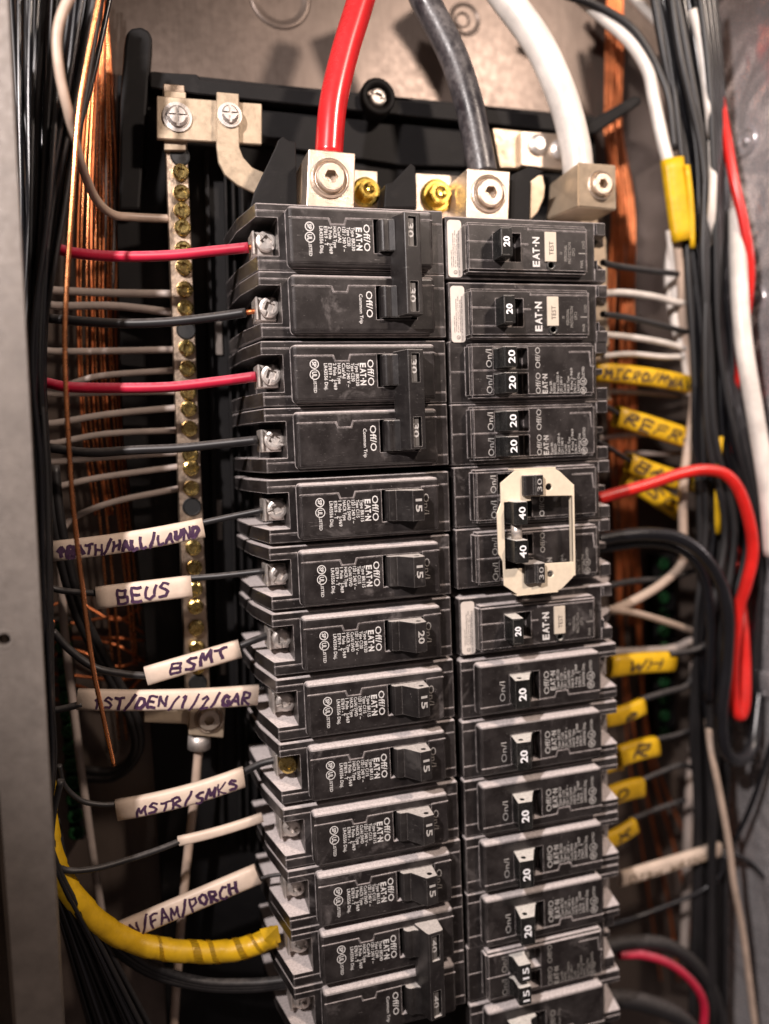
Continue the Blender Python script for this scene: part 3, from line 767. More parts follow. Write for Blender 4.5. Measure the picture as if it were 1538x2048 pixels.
def lug(pts, y0, depth, scr, label):
    c = at(scr[0], scr[1], y0)
    t = thing('terminal_lug', label, 'lug', (c.x, y0, c.z), 'aluminium terminal lugs')
    bm = bmesh.new(); pxprism(bm, pts, y0, y0+depth, 0.02, 2); pobj('block', bm, M['lug'], t)
    socket(t, scr[0], scr[1], y0, scr[2], M['lug']); return t
lug([(617, 297), (711, 306), (708, 425), (612, 425)], 0.55, 1.1, (660, 357, 39), 'aluminium lug clamping the thick red cable')
lug([(934, 336), (1021, 343), (1017, 450), (932, 450)], 0.6, 1.15, (977, 388, 37), 'aluminium lug clamping the thick black cable')
t = thing('terminal_lug', 'pale lug at the right clamping the thick white cable', 'lug', at(1195, 370, 0.7), 'aluminium terminal lugs')
F0 = [at(*p) for p in ((1157, 324, .62), (1232, 330, .80), (1233, 420, .80), (1157, 413, .62))]
Bk = [at(*p) for p in ((1100, 368, 1.55), (1185, 360, 1.75), (1185, 445, 1.75), (1092, 440, 1.55))]
bm = bmesh.new(); va = [bm.verts.new(p) for p in F0]; vb = [bm.verts.new(p) for p in Bk]
bm.faces.new(va); bm.faces.new(vb[::-1])
for i in range(4): bm.faces.new((va[i], vb[i], vb[(i+1) % 4], va[(i+1) % 4]))
bmesh.ops.recalc_face_normals(bm, faces=bm.faces[:]); bmesh.ops.bevel(bm, geom=bm.edges[:], offset=0.02, segments=2, affect='EDGES')
pobj('block', bm, M['bracket'], t); socket(t, 1200, 371, 0.70, 29, M['lug'])
def gold(px, py, y, r, plate, label):
    t = thing('gold_bolt', label, 'bolt', at(px, py, y), 'gold hex bolts on the bus')
    bm = bmesh.new(); pxprism(bm, plate, y, y+0.08, 0.01); pobj('bus_plate', bm, M['lug'], t)
    c = at(px, py, y); k = pxs(px, py, y)
    bm = bmesh.new(); lathe(bm, (c.x, c.z), [(r*k, y), (r*k, y-0.04), (r*0.85*k, y-0.05), (r*0.6*k, y-0.05)], 24); pobj('washer', bm, M['brass_hot'], t)
    bm = bmesh.new(); cyl(bm, (c.x, c.z), r*0.68*k, y-0.22, y-0.04, 6, None, 0.015); lathe(bm, (c.x, c.z), [(r*0.4*k, y-0.221), (r*0.3*k, y-0.25), (r*0.15*k, y-0.23), (0, y-0.225)], 16); pobj('hex_head', bm, M['brass_hot'], t)
gold(731, 385, 1.4, 29, [(700, 338), (755, 343), (755, 430), (700, 430)], 'gold hex bolt right of the red cable lug')
gold(873, 393, 1.4, 33, [(832, 346), (925, 352), (925, 440), (832, 440)], 'gold hex bolt left of the black cable lug')

# neutral bar
nb = thing('neutral_bar', 'long tinned neutral bar full of brassy screws standing left of the breakers', 'bus bar', at(350, 800, 2.0))
a0 = at(333, 285, 1.9); a1 = at(376, 285, 1.9); b0 = at(372, 1392, 1.9)
xl = a0.x; xr = a1.x; 
bm = bmesh.new(); prism(bm, [(a0.x, a0.z+0.9), (a1.x+0.0, a0.z+0.9), (b0.x+0.40, b0.z), (b0.x, b0.z)], 1.9, 2.3, 'y', 0.015)
pobj('bar', bm, M['bar'], nb)
def barx(z):
    f_ = (a0.z-z)/(a0.z-b0.z); return a0.x+(b0.x-a0.x)*f_+0.20
NG = screw_mesh(0.132, 0.08); NG.name = 'bar_screw'
NS = screw_mesh(0.132, 0.08); NS.name = 'bar_screw'
for py in (347, 388, 423, 457, 500, 535, 580, 617, 697, 738, 785, 818, 858, 910, 937, 978, 1058, 1097, 1137, 1180, 1215, 1258, 1298, 1335):
    p = at(360, py, 1.9); s = link('bar_screw', NS, M['brass'], nb)
    s.location = Vector((barx(p.z), 1.87, p.z))-nb.location; s.rotation_euler = (random.uniform(-.1, .1), random.uniform(0, 3), random.uniform(-.12, .12))
for py in (313, 660, 1015, 1370):
    p = at(360, py, 1.9); bm = bmesh.new(); lathe(bm, (barx(p.z), p.z), [(0.155, 1.885), (0.14, 1.875), (0.125, 1.887), (0, 1.888)], 20); pobj('empty_hole', bm, M['recess'], nb)
# bracket & strap
br = thing('bonding_bracket', 'cream metal bracket with two screws bolted over the top of the neutral bar', 'bracket', at(418, 240, 1.7))
bm = bmesh.new(); pxprism(bm, [(313, 191), (524, 207), (524, 289), (313, 277)], 1.70, 1.80, 0.015); pobj('plate', bm, M['bracket'], br)
bm = bmesh.new(); pxprism(bm, [(328, 181), (372, 184), (372, 300), (328, 300)], 1.80, 1.90, 0.01); pobj('backing_tab', bm, M['bracket'], br)
for px, py, r in ((355, 231, 29), (459, 233, 24)):
    c = at(px, py, 1.62); k = pxs(px, py, 1.62); yy = 1.70 if px < 400 else 1.58
    bm = bmesh.new(); lathe(bm, (c.x, c.z), [(r*k, yy), (r*k, yy-.03), (r*.72*k, yy-.035), (r*.70*k, yy-.08), (r*.55*k, yy-.11), (0, yy-.115)], 22); me = bm_mesh(bm)
    cb = bmesh.new(); box(cb, c.x-r*k, c.x+r*k, yy-.3, yy-.085, c.z-.02, c.z+.02); cb2 = bmesh.new(); box(cb2, c.x-.02, c.x+.02, yy-.3, yy-.085, c.z-r*k, c.z+r*k)
    me = boolean(boolean(me, bm_mesh(cb)), bm_mesh(cb2)); bm = bmesh.new(); bm.from_mesh(me); pobj('screw', bm, M['steel'], br)
bm = bmesh.new(); pxprism(bm, [(433, 183), (478, 187), (479, 295), (487, 315), (505, 335), (545, 352), (547, 398), (520, 390), (475, 370), (450, 350), (437, 325), (433, 295)], 1.58, 1.66, 0.012, 1)
tag(obj('bonding_strap', bm, M['bracket']), 'curved cream metal strap bending from the bracket toward the breakers', 'strap')
rb = thing('bus_bracket', 'silvery bracket plate behind the thick white cable', 'bracket', at(1075, 290, 1.8))
bm = bmesh.new(); pxprism(bm, [(985, 256), (1045, 262), (1045, 335), (1000, 335)], 1.75, 1.9, 0.01); pobj('plate', bm, M['bracket'], rb)
bm = bmesh.new(); pxprism(bm, [(1043, 262), (1175, 272), (1175, 345), (1043, 330)], 1.6, 1.75, 0.01); pobj('plate', bm, M['lug'], rb)
for px, py in ((1075, 290), (1118, 300)):
    c = at(px, py, 1.6); k = pxs(px, py, 1.6); bm = bmesh.new(); lathe(bm, (c.x, c.z), [(20*k, 1.6), (20*k, 1.55), (12*k, 1.5), (0, 1.5)], 20); pobj('screw', bm, M['steel'], rb)
bm = bmesh.new(); pxprism(bm, [(1062, 350), (1085, 350), (1090, 372), (1088, 395), (1075, 425), (1060, 440)], 1.3, 1.4, 0.01); pobj('tongue', bm, M['bracket'], rb)
bm = bmesh.new(); pxprism(bm, [(1100, 425), (1190, 430), (1212, 480), (1222, 800), (1190, 800), (1185, 500), (1100, 470)], 2.0, 2.15, 0.01); pobj('bus_plate', bm, M['bracket'], rb)
# lower ground lug
gl = thing('ground_lug', 'square lug with hex socket screw at the foot of the neutral bar', 'lug', at(418, 1440, 1.6))
bm = bmesh.new(); pxprism(bm, [(380, 1407), (451, 1412), (447, 1476), (377, 1470)], 1.55, 2.0, 0.02, 2); pobj('block', bm, M['bracket'], gl)
socket(gl, 418, 1437, 1.55, 29, M['lug'])
bm = bmesh.new(); pxprism(bm, [(288, 1395), (385, 1398), (382, 1455), (370, 1448), (288, 1445)], 1.75, 1.85, 0.01); pobj('bracket', bm, M['bracket'], gl)
bm = bmesh.new(); tube(bm, [at(399, 1468, 1.8), at(398, 1496, 1.8)], 0.19, 14); pobj('ferrule', bm, M['steel'], gl)

# ------------------------------------------------------------------ wires
def wire(name, label, pts, rpx, mat, cat='wire', group=None, n=10, seg=8, tip=None):
    mid = pts[len(pts)//2]; r = rpx*pxs(*mid)
    P = spline([at(*p) for p in pts], seg)
    bm = bmesh.new(); tube(bm, P, r, n)
    if tip is None: return tag(obj(name, bm, M[mat]), label, cat, group)
    root = thing(name, label, cat, P[-1], group)
    pobj('insulation', bm, M[mat], root)
    d = (P[-1]-P[-2]).normalized()
    bm = bmesh.new(); tube(bm, [P[-1]-d*0.02, P[-1]+d*tip*0.5, P[-1]+d*tip], r*0.55, 8); pobj('bare_end', bm, M['copper_dull'], root)
    return root
# main cables
wire('main_cable', 'thick glossy red cable entering the left aluminium lug', [(757, -120, 1.3), (722, 0, 1.2), (690, 105, 1.1), (666, 210, 1.0), (657, 315, 0.95)], 28, 'cable_red', 'cable', n=28, seg=10)
wire('main_cable', 'thick dusty black cable entering the middle aluminium lug', [(800, -110, 1.6), (850, 0, 1.5), (905, 110, 1.35), (938, 210, 1.2), (957, 300, 1.1), (966, 350, 1.05)], 29, 'cable_black', 'cable', n=28, seg=10)
wire('main_cable', 'thick white cable curving down into the right lug', [(930, -110, 1.9), (1010, -5, 1.8), (1078, 90, 1.6), (1125, 195, 1.4), (1150, 290, 1.2), (1157, 350, 1.15)], 30, 'wire_white', 'cable', n=28, seg=10)
# wires into the left terminals
wire('red_wire', 'upper pink-red wire running from the black bundle to the topmost breaker', [(105, 494, 1.2), (150, 506, 1.1), (240, 513, 1.05), (340, 511, .95), (430, 502, .85), (497, 495, .75)], 10.5, 'wire_red', tip=0.17)
wire('red_wire', 'lower red wire running from the black bundle to the third terminal', [(92, 765, 1.3), (140, 774, 1.15), (240, 776, 1.05), (340, 774, .95), (430, 764, .85), (512, 753, .72)], 10.5, 'wire_red')
wire('black_wire', 'black wire with a bare copper end entering the second left terminal', [(100, 637, 1.3), (170, 643, 1.15), (260, 647, 1.05), (350, 643, .95), (430, 634, .85), (492, 625, .75)], 9.5, 'wire_black', tip=0.16)
wire('black_wire', 'long black wire entering the fourth left terminal', [(100, 896, 1.3), (180, 905, 1.15), (270, 900, 1.05), (360, 896, .95), (440, 888, .85), (516, 880, .72)], 9.5, 'wire_black')
W_ = [('black wire leaving the right end of the topmost sleeve toward its breaker', [(400, 1047, 1.0), (450, 1036, .9), (528, 1020, .72)], 6.5),
      ('black wire between the BEUS sleeve and its terminal', [(375, 1157, 1.0), (440, 1152, .9), (530, 1142, .72)], 6.5),
      ('black wire between the BSMT sleeve and its terminal', [(470, 1296, 1.0), (510, 1280, .9), (545, 1268, .72)], 7),
      ('black wire rising from the MSTR sleeve to its terminal', [(480, 1548, 1.0), (520, 1528, .9), (560, 1518, .8)], 7)]
for lab, p, r in W_: wire('black_wire', lab, p, r, 'wire_black')
wire('black_wire', 'black wire coming out of the bundle into the BEUS sleeve', [(50, 1130, .9), (70, 1160, .95), (110, 1178, 1.0), (150, 1184, 1.0), (200, 1187, 1.0)], 6.5, 'wire_black')
wire('black_wire', 'black wire sagging into the left end of the BSMT sleeve', [(105, 1262, .9), (140, 1300, .95), (190, 1335, 1.0), (250, 1348, 1.0), (300, 1352, 1.0)], 7.5, 'wire_black')
wire('black_wire', 'black wire entering the left end of the long GAR sleeve', [(62, 1418, 1.1), (110, 1420, 1.1), (165, 1408, 1.05)], 7, 'wire_black')
wire('black_wire', 'black wire curving into the left end of the MSTR sleeve', [(118, 1530, .8), (128, 1570, .85), (160, 1600, .9), (200, 1609, .95), (245, 1608, 1.0)], 5.5, 'wire_black')
wire('grey_wire', 'dark grey wire looping under into the thin blank sleeve', [(122, 1560, .4), (105, 1640, .45), (104, 1700, .5), (125, 1738, .55), (185, 1738, .65), (260, 1718, .8), (320, 1698, .9), (365, 1680, 1.0)], 6.5, 'wire_black')
wire('black_wire', 'black wire from the right end of the PORCH sleeve', [(508, 1762, 1.0), (540, 1752, .9), (572, 1748, .8)], 4, 'wire_black')
for i, (dx, dy) in enumerate(((0, 0), (-4, 14), (6, 26))):
    wire('black_wire', 'black wire sweeping from the yellow taped cable to the lower terminals', [(150+dx, 1795+dy, 1.4), (215+dx, 1865+dy, 1.4), (300, 1930+dy*.6, 1.35), (400, 1962+dy*.4, 1.2), (500, 1966+dy*.4, 1.05), (590, 1958+dy*.3, .85)], 9, 'wire_black', group='black wires under the yellow cable')
# neutral wires to the bar
NW = [[(130, 582), (230, 586), (322, 588), 8], [(130, 612), (230, 612), (322, 625), 8], [(120, 703), (220, 702), (330, 699), 7], [(120, 775), (200, 752), (332, 740), 6.5],
      [(120, 788), (220, 785), (335, 783), 6.5], [(110, 846), (220, 828), (335, 815), 7], [(110, 886), (210, 868), (336, 860), 6.5], [(100, 924), (200, 915), (338, 904), 7],
      [(100, 976), (200, 955), (342, 932), 6.5]]
for i, w in enumerate(NW):
    wire('grey_wire', ['topmost', 'second', 'third', 'fourth', 'fifth', 'sixth', 'seventh', 'eighth', 'lowest'][i]+' of the nine grey white wires crossing the copper to the neutral bar', [(w[0][0]-30, w[0][1]-2, 2.3), (w[0][0], w[0][1], 2.3), (w[1][0], w[1][1], 2.25), (w[2][0]+24, w[2][1], 2.08)], w[3], 'wire_grey', group='grey white wires landing on the neutral bar')
wire('grey_wire', 'pale wire bowing up from the bundle to the bar hole above the HALL sleeve', [(115, 1090, 2.3), (124, 1062, 2.3), (150, 1034, 2.3), (230, 1003, 2.25), (362, 976, 2.1)], 6.5, 'wire_grey')
wire('tan_wire', 'tan wire hanging in front of the black bundle and bending to the neutral bar', [(160, -40, -.2), (128, 18, -.2), (114, 75, -.2), (120, 150, -.15), (138, 230, 0), (160, 320, .5), (190, 395, 1.2), (225, 428, 1.6), (265, 434, 1.8), (345, 438, 2.0)], 9.5, 'wire_tan', seg=10)
wire('grey_wire', 'pink-grey wire running straight down from the ferrule of the ground lug', [(398, 1490, 1.8), (388, 1600, 1.8), (372, 1740, 1.8), (358, 1900, 1.8), (346, 2080, 1.8)], 9, 'wire_tan')
# copper ground wires, left
cg = 'bare copper ground wires hanging at the left'
for i in range(10):
    f = i/9; xt = 188+f*30+random.uniform(-2, 2); xm = 158+f*76+random.uniform(-2, 2)
    xb = 235+f*75+random.uniform(-6, 6); yb = random.choice([1100, 1250, 1330, 1480])
    pts = [(xt, 10+random.uniform(-60, 60), 2.9), (xt+(xm-xt)*0.45, 180, 2.9), (xm, 420, 2.85), (xm-2+random.uniform(-3, 3), 640, 2.85), (xm+8+random.uniform(-4, 4), 850, 2.9), (xm+(xb-xm)*0.45, 1030, 3.0)]
    if yb > 1100: pts.append((xb-20*f, yb, 3.1))
    wire('copper_wire', 'bare copper ground wire hanging in the row between black bundle and plastic base', pts, random.uniform(2.1, 2.7), 'copper' if i % 3 else 'copper_dull', group=cg, n=8, seg=6)
wire('copper_wire', 'single bright bare copper wire hanging in front of the left sleeves', [(205, -40, -.1), (180, 90, -.1), (158, 220, -.1), (146, 380, -.1), (132, 600, -.1), (130, 720, -.1), (138, 900, -.1), (150, 1050, -.05), (168, 1200, 0), (185, 1330, .1), (208, 1440, .4), (228, 1530, .8)], 5.0, 'copper', seg=10)
for i in range(8):
    y0 = 1215+i*26
    wire('copper_wire', 'dull copper wire lying across low behind the copper bundle', [(88, y0, 3.0), (150, y0+random.uniform(-20, 20), 3.1), (230, y0+random.uniform(-10, 30), 3.1), (290, y0+random.uniform(-30, 30), 3.15)], 3.2, 'copper_dull', group='copper wires crossing low at the left', n=8)
# black bundle, left
bg = 'black wires of the left bundle'
for i in range(38):
    f = i/37; lay = random.uniform(0.1, 1.3)
    xt = 28+f*195+random.uniform(-10, 10); g_ = (f*0.75+random.uniform(0, 0.25))
    xm = 28+g_*110; xl = 34+g_*62; xb = 62+g_*30
    pts = [(xt, -50, lay), (xt*0.55+xm*0.45, 180, lay), (xm+4+random.uniform(-9, 9), 420, lay), (xl+random.uniform(-8, 10), 700, lay), (xl+8+random.uniform(-7, 7), 950, lay), (xb+8+random.uniform(-6, 5), 1250, lay), (xb+20+random.uniform(-5, 5), 1500, lay), (xb+20, 1700, lay+.2), (xb+70+f*60, 1900, lay+.7), (xb+130+f*120, 2120, lay+.9)]
    if i % 3 == 1: pts = pts[:6]+[(xb+12, 1420, lay+.4)]
    wire('black_wire', 'thin black wire in the thick bundle hanging beside the grey flange', pts, random.uniform(4.5, 6.5), 'wire_black2' if i % 2 else 'wire_black', group=bg, n=8, seg=6)
for i, xx in enumerate((300, 340)):
    wire('black_wire', ['left', 'right'][i]+' one of two black wires slanting down behind the GAR sleeve', [(95+i*14, 930, 1.9), (110+i*14, 1060, 1.9), (150+i*14, 1220, 2.2), (210+i*14, 1340, 2.4), (258+i*12, 1430, 2.5), (270+i*8, 1500, 2.6), (230, 1540+i*14, 2.8), (150, 1540+i*14, 2.9)], 9, 'wire_black', group='black wires slanting behind the sleeves')
wire('grey_wire', 'greyish wire descending behind the bundle at the lower left', [(118, 1080, 2.6), (128, 1250, 2.6), (145, 1400, 2.6), (165, 1560, 2.6), (190, 1740, 2.6), (215, 1900, 2.6), (245, 2080, 2.6)], 8, 'wire_grey')
for i in range(3):
    wire('black_wire', 'black wire curving down across the lower left corner', [(95+i*8, 1640, 1.4), (120+i*10, 1780, 1.4), (170+i*10, 1930, 1.5), (230+i*30, 2080, 1.6)], 8, 'wire_black', group='black wires in the lower left corner')
# ground bars with green screws, both sides
def ground_bar(pts, y, label, n):
    t = thing('ground_bar', label, 'bus bar', at(pts[0][0], pts[0][1], y))
    bm = bmesh.new(); pxprism(bm, pts, y, y+0.3, 0.02); pobj('bar', bm, M['base'], t)
    for i in range(n):
        f = (i+0.5)/n; px = pts[0][0]*(1-f)+pts[3][0]*f+14; py = pts[0][1]*(1-f)+pts[3][1]*f
        c = at(px, py, y); s = link('bar_screw', NG, M['green'], t); s.location = Vector((c.x, y-0.02, c.z))-t.location; s.rotation_euler = (random.uniform(-.2, .2), random.uniform(0, 3), 0)
ground_bar([(110, 1240), (140, 1240), (170, 1680), (140, 1680)], 2.9, 'dark ground bar with green screws at the lower left', 13)
ground_bar([(1310, 1110), (1350, 1110), (1352, 1480), (1312, 1480)], 3.0, 'dark ground bar with green screws behind the right wires', 11)

# ---- yellow taped cable
P = spline([at(*p) for p in ((86, 1560, .6), (92, 1640, .6), (108, 1725, .65), (150, 1795, .8), (215, 1858, .95), (300, 1893, 1.05), (400, 1904, 1.0), (480, 1898, .95), (552, 1872, .9))], 14)
r0 = 21*pxs(300, 1893, 1.0)
yc = thing('taped_cable', 'thick cable wrapped in spiral yellow tape sweeping to the lower left terminal', 'cable', P[-1])
bm = bmesh.new(); tube(bm, P, r0, 24, lambda i, a: 1.0+0.11*((i/9.0+a/(2*math.pi)) % 1.0)-0.04)
pobj('tape', bm, M['yellow'], yc)
fr_ = tube_frames(P); bm = bmesh.new(); L_ = len(P)
for b_ in range(5):
    i0 = 70+b_*8.0+(0, 1.6, -1.0, 0.7, -0.5)[b_]; prev = None
    for k in range(15):
        th = -2.3+k*4.2/14; ii = i0+k*0.42; row = []
        for dd in (0.0, (1.1, 2.3, 1.7, 2.4, 1.3)[b_]):
            x_ = min(L_-1.01, ii+dd); a_ = int(x_); f_ = x_-a_
            t_, u_, v_ = fr_[a_]; p_ = P[a_].lerp(P[a_+1], f_); row.append(bm.verts.new(p_+(u_*math.cos(th)+v_*math.sin(th))*r0*1.065))
        if prev: bm.faces.new((prev[0], prev[1], row[1], row[0]))
        prev = row
bmesh.ops.solidify(bm, geom=bm.faces[:], thickness=-0.008)
tb = pobj('tape_band', bm, M['yellow_dark'], yc); tb['kind'] = 'stuff'
e = P[-1]; bm = bmesh.new()
q_ = [at(520, 1860, .78), at(556, 1852, .74), at(562, 1884, .76), at(540, 1893, .75), at(528, 1880, .72)]
vs = [bm.verts.new(p) for p in q_]; vs2 = [bm.verts.new(p+Vector((0, .03, 0))) for p in q_]
bm.faces.new(vs); bm.faces.new(vs2[::-1])
for i in range(5): bm.faces.new((vs[i], vs2[i], vs2[(i+1) % 5], vs[(i+1) % 5]))
bmesh.ops.recalc_face_normals(bm, faces=bm.faces[:]); pobj('tape_end', bm, M['yellow'], yc)

# ------------------------------------------------------------------ sleeves with handwriting
ST = {'A': ['0,0 .45,1 .5,1 .95,0', '.2,.4 .8,.4'], 'B': ['.1,0 .1,1', '.1,1 .8,.95 .75,.55 .15,.52 .9,.45 .85,.05 .1,0'], 'C': ['.9,.85 .5,1 .1,.6 .15,.15 .5,0 .9,.1'],
 'D': ['.1,0 .1,1 .6,.95 .95,.5 .6,.03 .1,0'], 'E': ['.9,1 .1,1 .1,0 .9,.02', '.1,.5 .75,.52'], 'F': ['.9,1 .1,1 .1,0', '.1,.52 .7,.55'],
 'G': ['.9,.85 .5,1 .1,.55 .3,.02 .85,.08 .9,.45 .55,.45'], 'H': ['.1,0 .1,1', '.9,0 .9,1', '.1,.5 .9,.52'], 'I': ['.5,0 .5,1', '.15,1 .85,1', '.15,0 .85,0'],
 'K': ['.1,0 .1,1', '.85,1 .12,.45 .9,0'], 'L': ['.1,1 .1,0 .8,0'], 'M': ['.05,0 .15,1 .5,.35 .85,1 .95,0'], 'N': ['.1,0 .12,1 .85,0 .9,1'],
 'O': ['.5,1 .1,.7 .1,.25 .5,0 .9,.3 .88,.75 .5,1'], 'P': ['.1,0 .12,1 .8,.95 .85,.6 .12,.45'], 'R': ['.1,0 .12,1 .8,.95 .8,.6 .15,.48 .9,0'],
 'S': ['.88,.88 .45,1 .12,.78 .8,.35 .7,.02 .1,.08'], 'T': ['.5,0 .5,1', '.0,1 1,1.02'], 'U': ['.1,1 .12,.2 .5,0 .88,.2 .9,1'], 'V': ['.05,1 .5,0 .95,1'],
 'W': ['.0,1 .25,0 .5,.7 .75,0 1,1'], 'X': ['.1,0 .9,1', '.1,1 .9,0'], 'Y': ['.05,1 .5,.5 .95,1', '.5,.5 .5,0'], 'Z': ['.1,1 .9,1 .1,0 .9,0'], '/': ['.1,-.15 .9,1.15'],
 '^': ['.5,0 .5,1', '.1,.6 .5,1.05 .9,.6'], '1': ['.5,0 .5,1 .3,.8'], '2': ['.15,.8 .5,1 .85,.75 .1,0 .9,0'], 'o': ['.5,.6 .2,.4 .3,.1 .6,.1 .75,.35 .5,.6']}
def sleeve(c0, c1, y0, y1, hpx, mat, text='', ink='ink', label='', tstart=.06, tend=.94, bow=None, thick=0.55, tscale=0.62, group=None, voff=0.0, line=0.022, cat='wire sleeve'):
    A = at(c0[0], c0[1], y0); B = at(c1[0], c1[1], y1); b = hpx/2*pxs((c0[0]+c1[0])/2, (c0[1]+c1[1])/2, (y0+y1)/2)
    D = B-A; L = D.length; T = D/L; F_ = Vector((0, -1, 0)); F_ = (F_-T*F_.dot(T)).normalized(); Nn = T.cross(F_)
    if Nn.z < 0 or (abs(Nn.z) < 0.3 and Nn.x < 0): Nn = -Nn
    t = b*thick; q = 3.2
    if bow is None: bow = random.uniform(-.05, .05)
    sk = random.uniform(-.05, .05)*b*2
    def C(u): return A+D*u+Nn*(-bow*4*u*(1-u))
    def sec(v): return t*max(0.0, 1-abs(v)**q)**(1/q)
    root = thing('wire_sleeve', label, cat, (A+B)/2, group)
    bm = bmesh.new(); rings = []
    vv = [-1, -.97, -.88, -.7, -.35, 0, .35, .7, .88, .97, 1]
    loop = [(v, 1) for v in vv]+[(v, -1) for v in vv[-2:0:-1]]
    nu = 9
    for k in range(nu):
        u = k/(nu-1); o = []; i_ = []
        for v, s in loop:
            for sc, lst in ((1.0, o), (0.90, i_)):
                lst.append(bm.verts.new(C(u)+T*(sk*v*(1 if k in (0, nu-1) else .8))+Nn*(b*v*sc)+F_*(s*sec(v)*sc*(1 if sc == 1 else .85))))
        rings.append((o, i_))
    m = len(loop)
    for (a, a2), (c, c2) in zip(rings, rings[1:]):
        for j in range(m):
            k = (j+1) % m; bm.faces.new((a[j], a[k], c[k], c[j])).smooth = True; bm.faces.new((a2[j], c2[j], c2[k], a2[k])).smooth = True
    for o, i_ in (rings[0], rings[-1]):
        for j in range(m):
            k = (j+1) % m; bm.faces.new((o[j], i_[j], i_[k], o[k]))
    bmesh.ops.recalc_face_normals(bm, faces=bm.faces[:])
    pobj('sleeve', bm, M[mat], root)
    if text:
        n = len(text); cw = (tend-tstart)/n; bm = bmesh.new()
        for ci, ch in enumerate(text):
            if ch not in ST: continue
            jz = random.uniform(-.12, .12); js = random.uniform(.8, 1.15); sl = random.uniform(.1, .5); jw = random.uniform(.75, 1.3); wx = random.uniform(0, 6)
            for st in ST[ch]:
                pp = [tuple(map(float, s.split(','))) for s in st.split()]
                pts = []
                for (xa, ya), (xb, yb) in zip(pp, pp[1:]):
                    for k in range(5): pts.append((xa+(xb-xa)*k/5, ya+(yb-ya)*k/5))
                pts.append(pp[-1]); W = []
                for xx, yy in pts:
                    u = tstart+(ci+0.06+xx*0.84+sl*(yy-.5)*.6+.05*math.sin(wx+yy*5))*cw; v = (yy*2-1)*tscale*js+jz+voff+.05*math.sin(wx*2+xx*6); v = max(-.93, min(.93, v))
                    W.append((u, v))
                S = [C(u)+Nn*(b*v)+F_*(sec(v)+0.006) for u, v in W]
                for k in range(len(S)-1):
                    d = (S[k+1]-S[k]); 
                    if d.length < 1e-6: continue
                    d.normalize(); w = F_.cross(d).normalized()*line*jw*random.uniform(.85, 1.15)
                    f4 = [bm.verts.new(p) for p in (S[k]-w-d*line*.5, S[k+1]-w+d*line*.5, S[k+1]+w+d*line*.5, S[k]+w-d*line*.5)]; bm.faces.new(f4)
        pobj('handwriting', bm, M[ink], root)
    return root
sleeve((98, 1103), (407, 1055), 1.0, 1.0, 41, 'label', '^BATH/HALL/LAUND', label='long cream sleeve hand-lettered BATH/HALL/LAUND in purple marker', tstart=.05, tend=.97, voff=-.22, tscale=.5)
sleeve((193, 1196), (383, 1172), 1.0, 1.0, 45, 'label', 'BEUS', label='short cream sleeve hand-lettered BEUS on a black wire', tstart=.2, tend=.78, tscale=.55, line=.019)
sleeve((292, 1352), (480, 1297), 1.0, .95, 38, 'label', 'BSMT', label='cream sleeve hand-lettered BSMT near the foot of the neutral bar', tstart=.24, tend=.88, tscale=.6, voff=.15, line=.019)
sleeve((155, 1398), (516, 1389), 1.1, 1.0, 42, 'label', '1ST/DEN/1/2/GAR', label='longest cream sleeve whose overwritten lettering ends in GAR', tstart=.08, tend=.96, tscale=.55, line=.021, voff=-.1)
sleeve((233, 1620), (488, 1553), 1.0, .95, 42, 'label', 'MSTR/SMKS', label='cream sleeve hand-lettered MSTR/SMKS with an open left end', tstart=.14, tend=.95, tscale=.5, voff=-.25, line=.017, bow=.06)
sleeve((357, 1682), (525, 1634), 1.0, .9, 19, 'label', '', label='thin blank cream sleeve below the MSTR sleeve', bow=.03, thick=.8)
sleeve((212, 1876), (516, 1747), 1.15, .95, 42, 'label', 'DIN/FAM/PORCH', label='slanting cream sleeve hand-lettered FAM/PORCH above the yellow cable', tstart=.03, tend=.86, tscale=.62, line=.019)
# yellow sleeves at right
YS = 'yellow wire sleeves beside the right column'
sleeve((1188, 744), (1390, 772), 1.6, 2.0, 37, 'yellow', 'MICRO/MWAV', 'ink2', 'uppermost long yellow sleeve with scribbled lettering right of the upper tandem breaker', tscale=.5, voff=-.1, group=YS)
sleeve((1232, 833), (1396, 884), 1.7, 2.0, 41, 'yellow', 'REFRA', 'ink2', 'second yellow sleeve slanting down from the lower tandem breaker', tscale=.5, group=YS, voff=-.1)
sleeve((1256, 925), (1396, 968), 1.8, 2.1, 38, 'yellow', 'BATH', 'ink2', 'yellow sleeve lettered BATH just above the arching red wire', tscale=.55, group=YS)
sleeve((1250, 955), (1356, 1020), 2.0, 2.2, 40, 'yellow', 'KSC', 'ink2', 'yellow sleeve half hidden beneath the arching red wire', tscale=.5, group=YS)
sleeve((1218, 1334), (1346, 1323), 1.5, 1.6, 42, 'yellow', 'WH', 'ink2', 'yellow sleeve lettered WH beside the first single breaker marked 20', tstart=.25, tend=.8, tscale=.45, group=YS, line=.02)
sleeve((1204, 1437), (1286, 1411), 1.5, 1.6, 36, 'yellow', 'o', 'ink2', 'yellow sleeve with one round scribble, first below the WH sleeve', tstart=.4, tend=.9, tscale=.6, group=YS, line=.03)
sleeve((1236, 1514), (1313, 1492), 1.5, 1.6, 42, 'yellow', 'R', 'ink2', 'yellow sleeve with one round scribble, second below the WH sleeve', tstart=.3, tend=.8, tscale=.5, group=YS, line=.025)
sleeve((1203, 1546), (1245, 1533), 1.6, 1.6, 15, 'yellow', '', 'ink2', 'small yellow stub below the second scribbled sleeve', group=YS)
sleeve((1212, 1596), (1284, 1574), 1.5, 1.6, 40, 'yellow', 'D', 'ink2', 'yellow sleeve, third below the WH sleeve, with faded lettering', tstart=.2, tend=.6, tscale=.5, group=YS, line=.02)
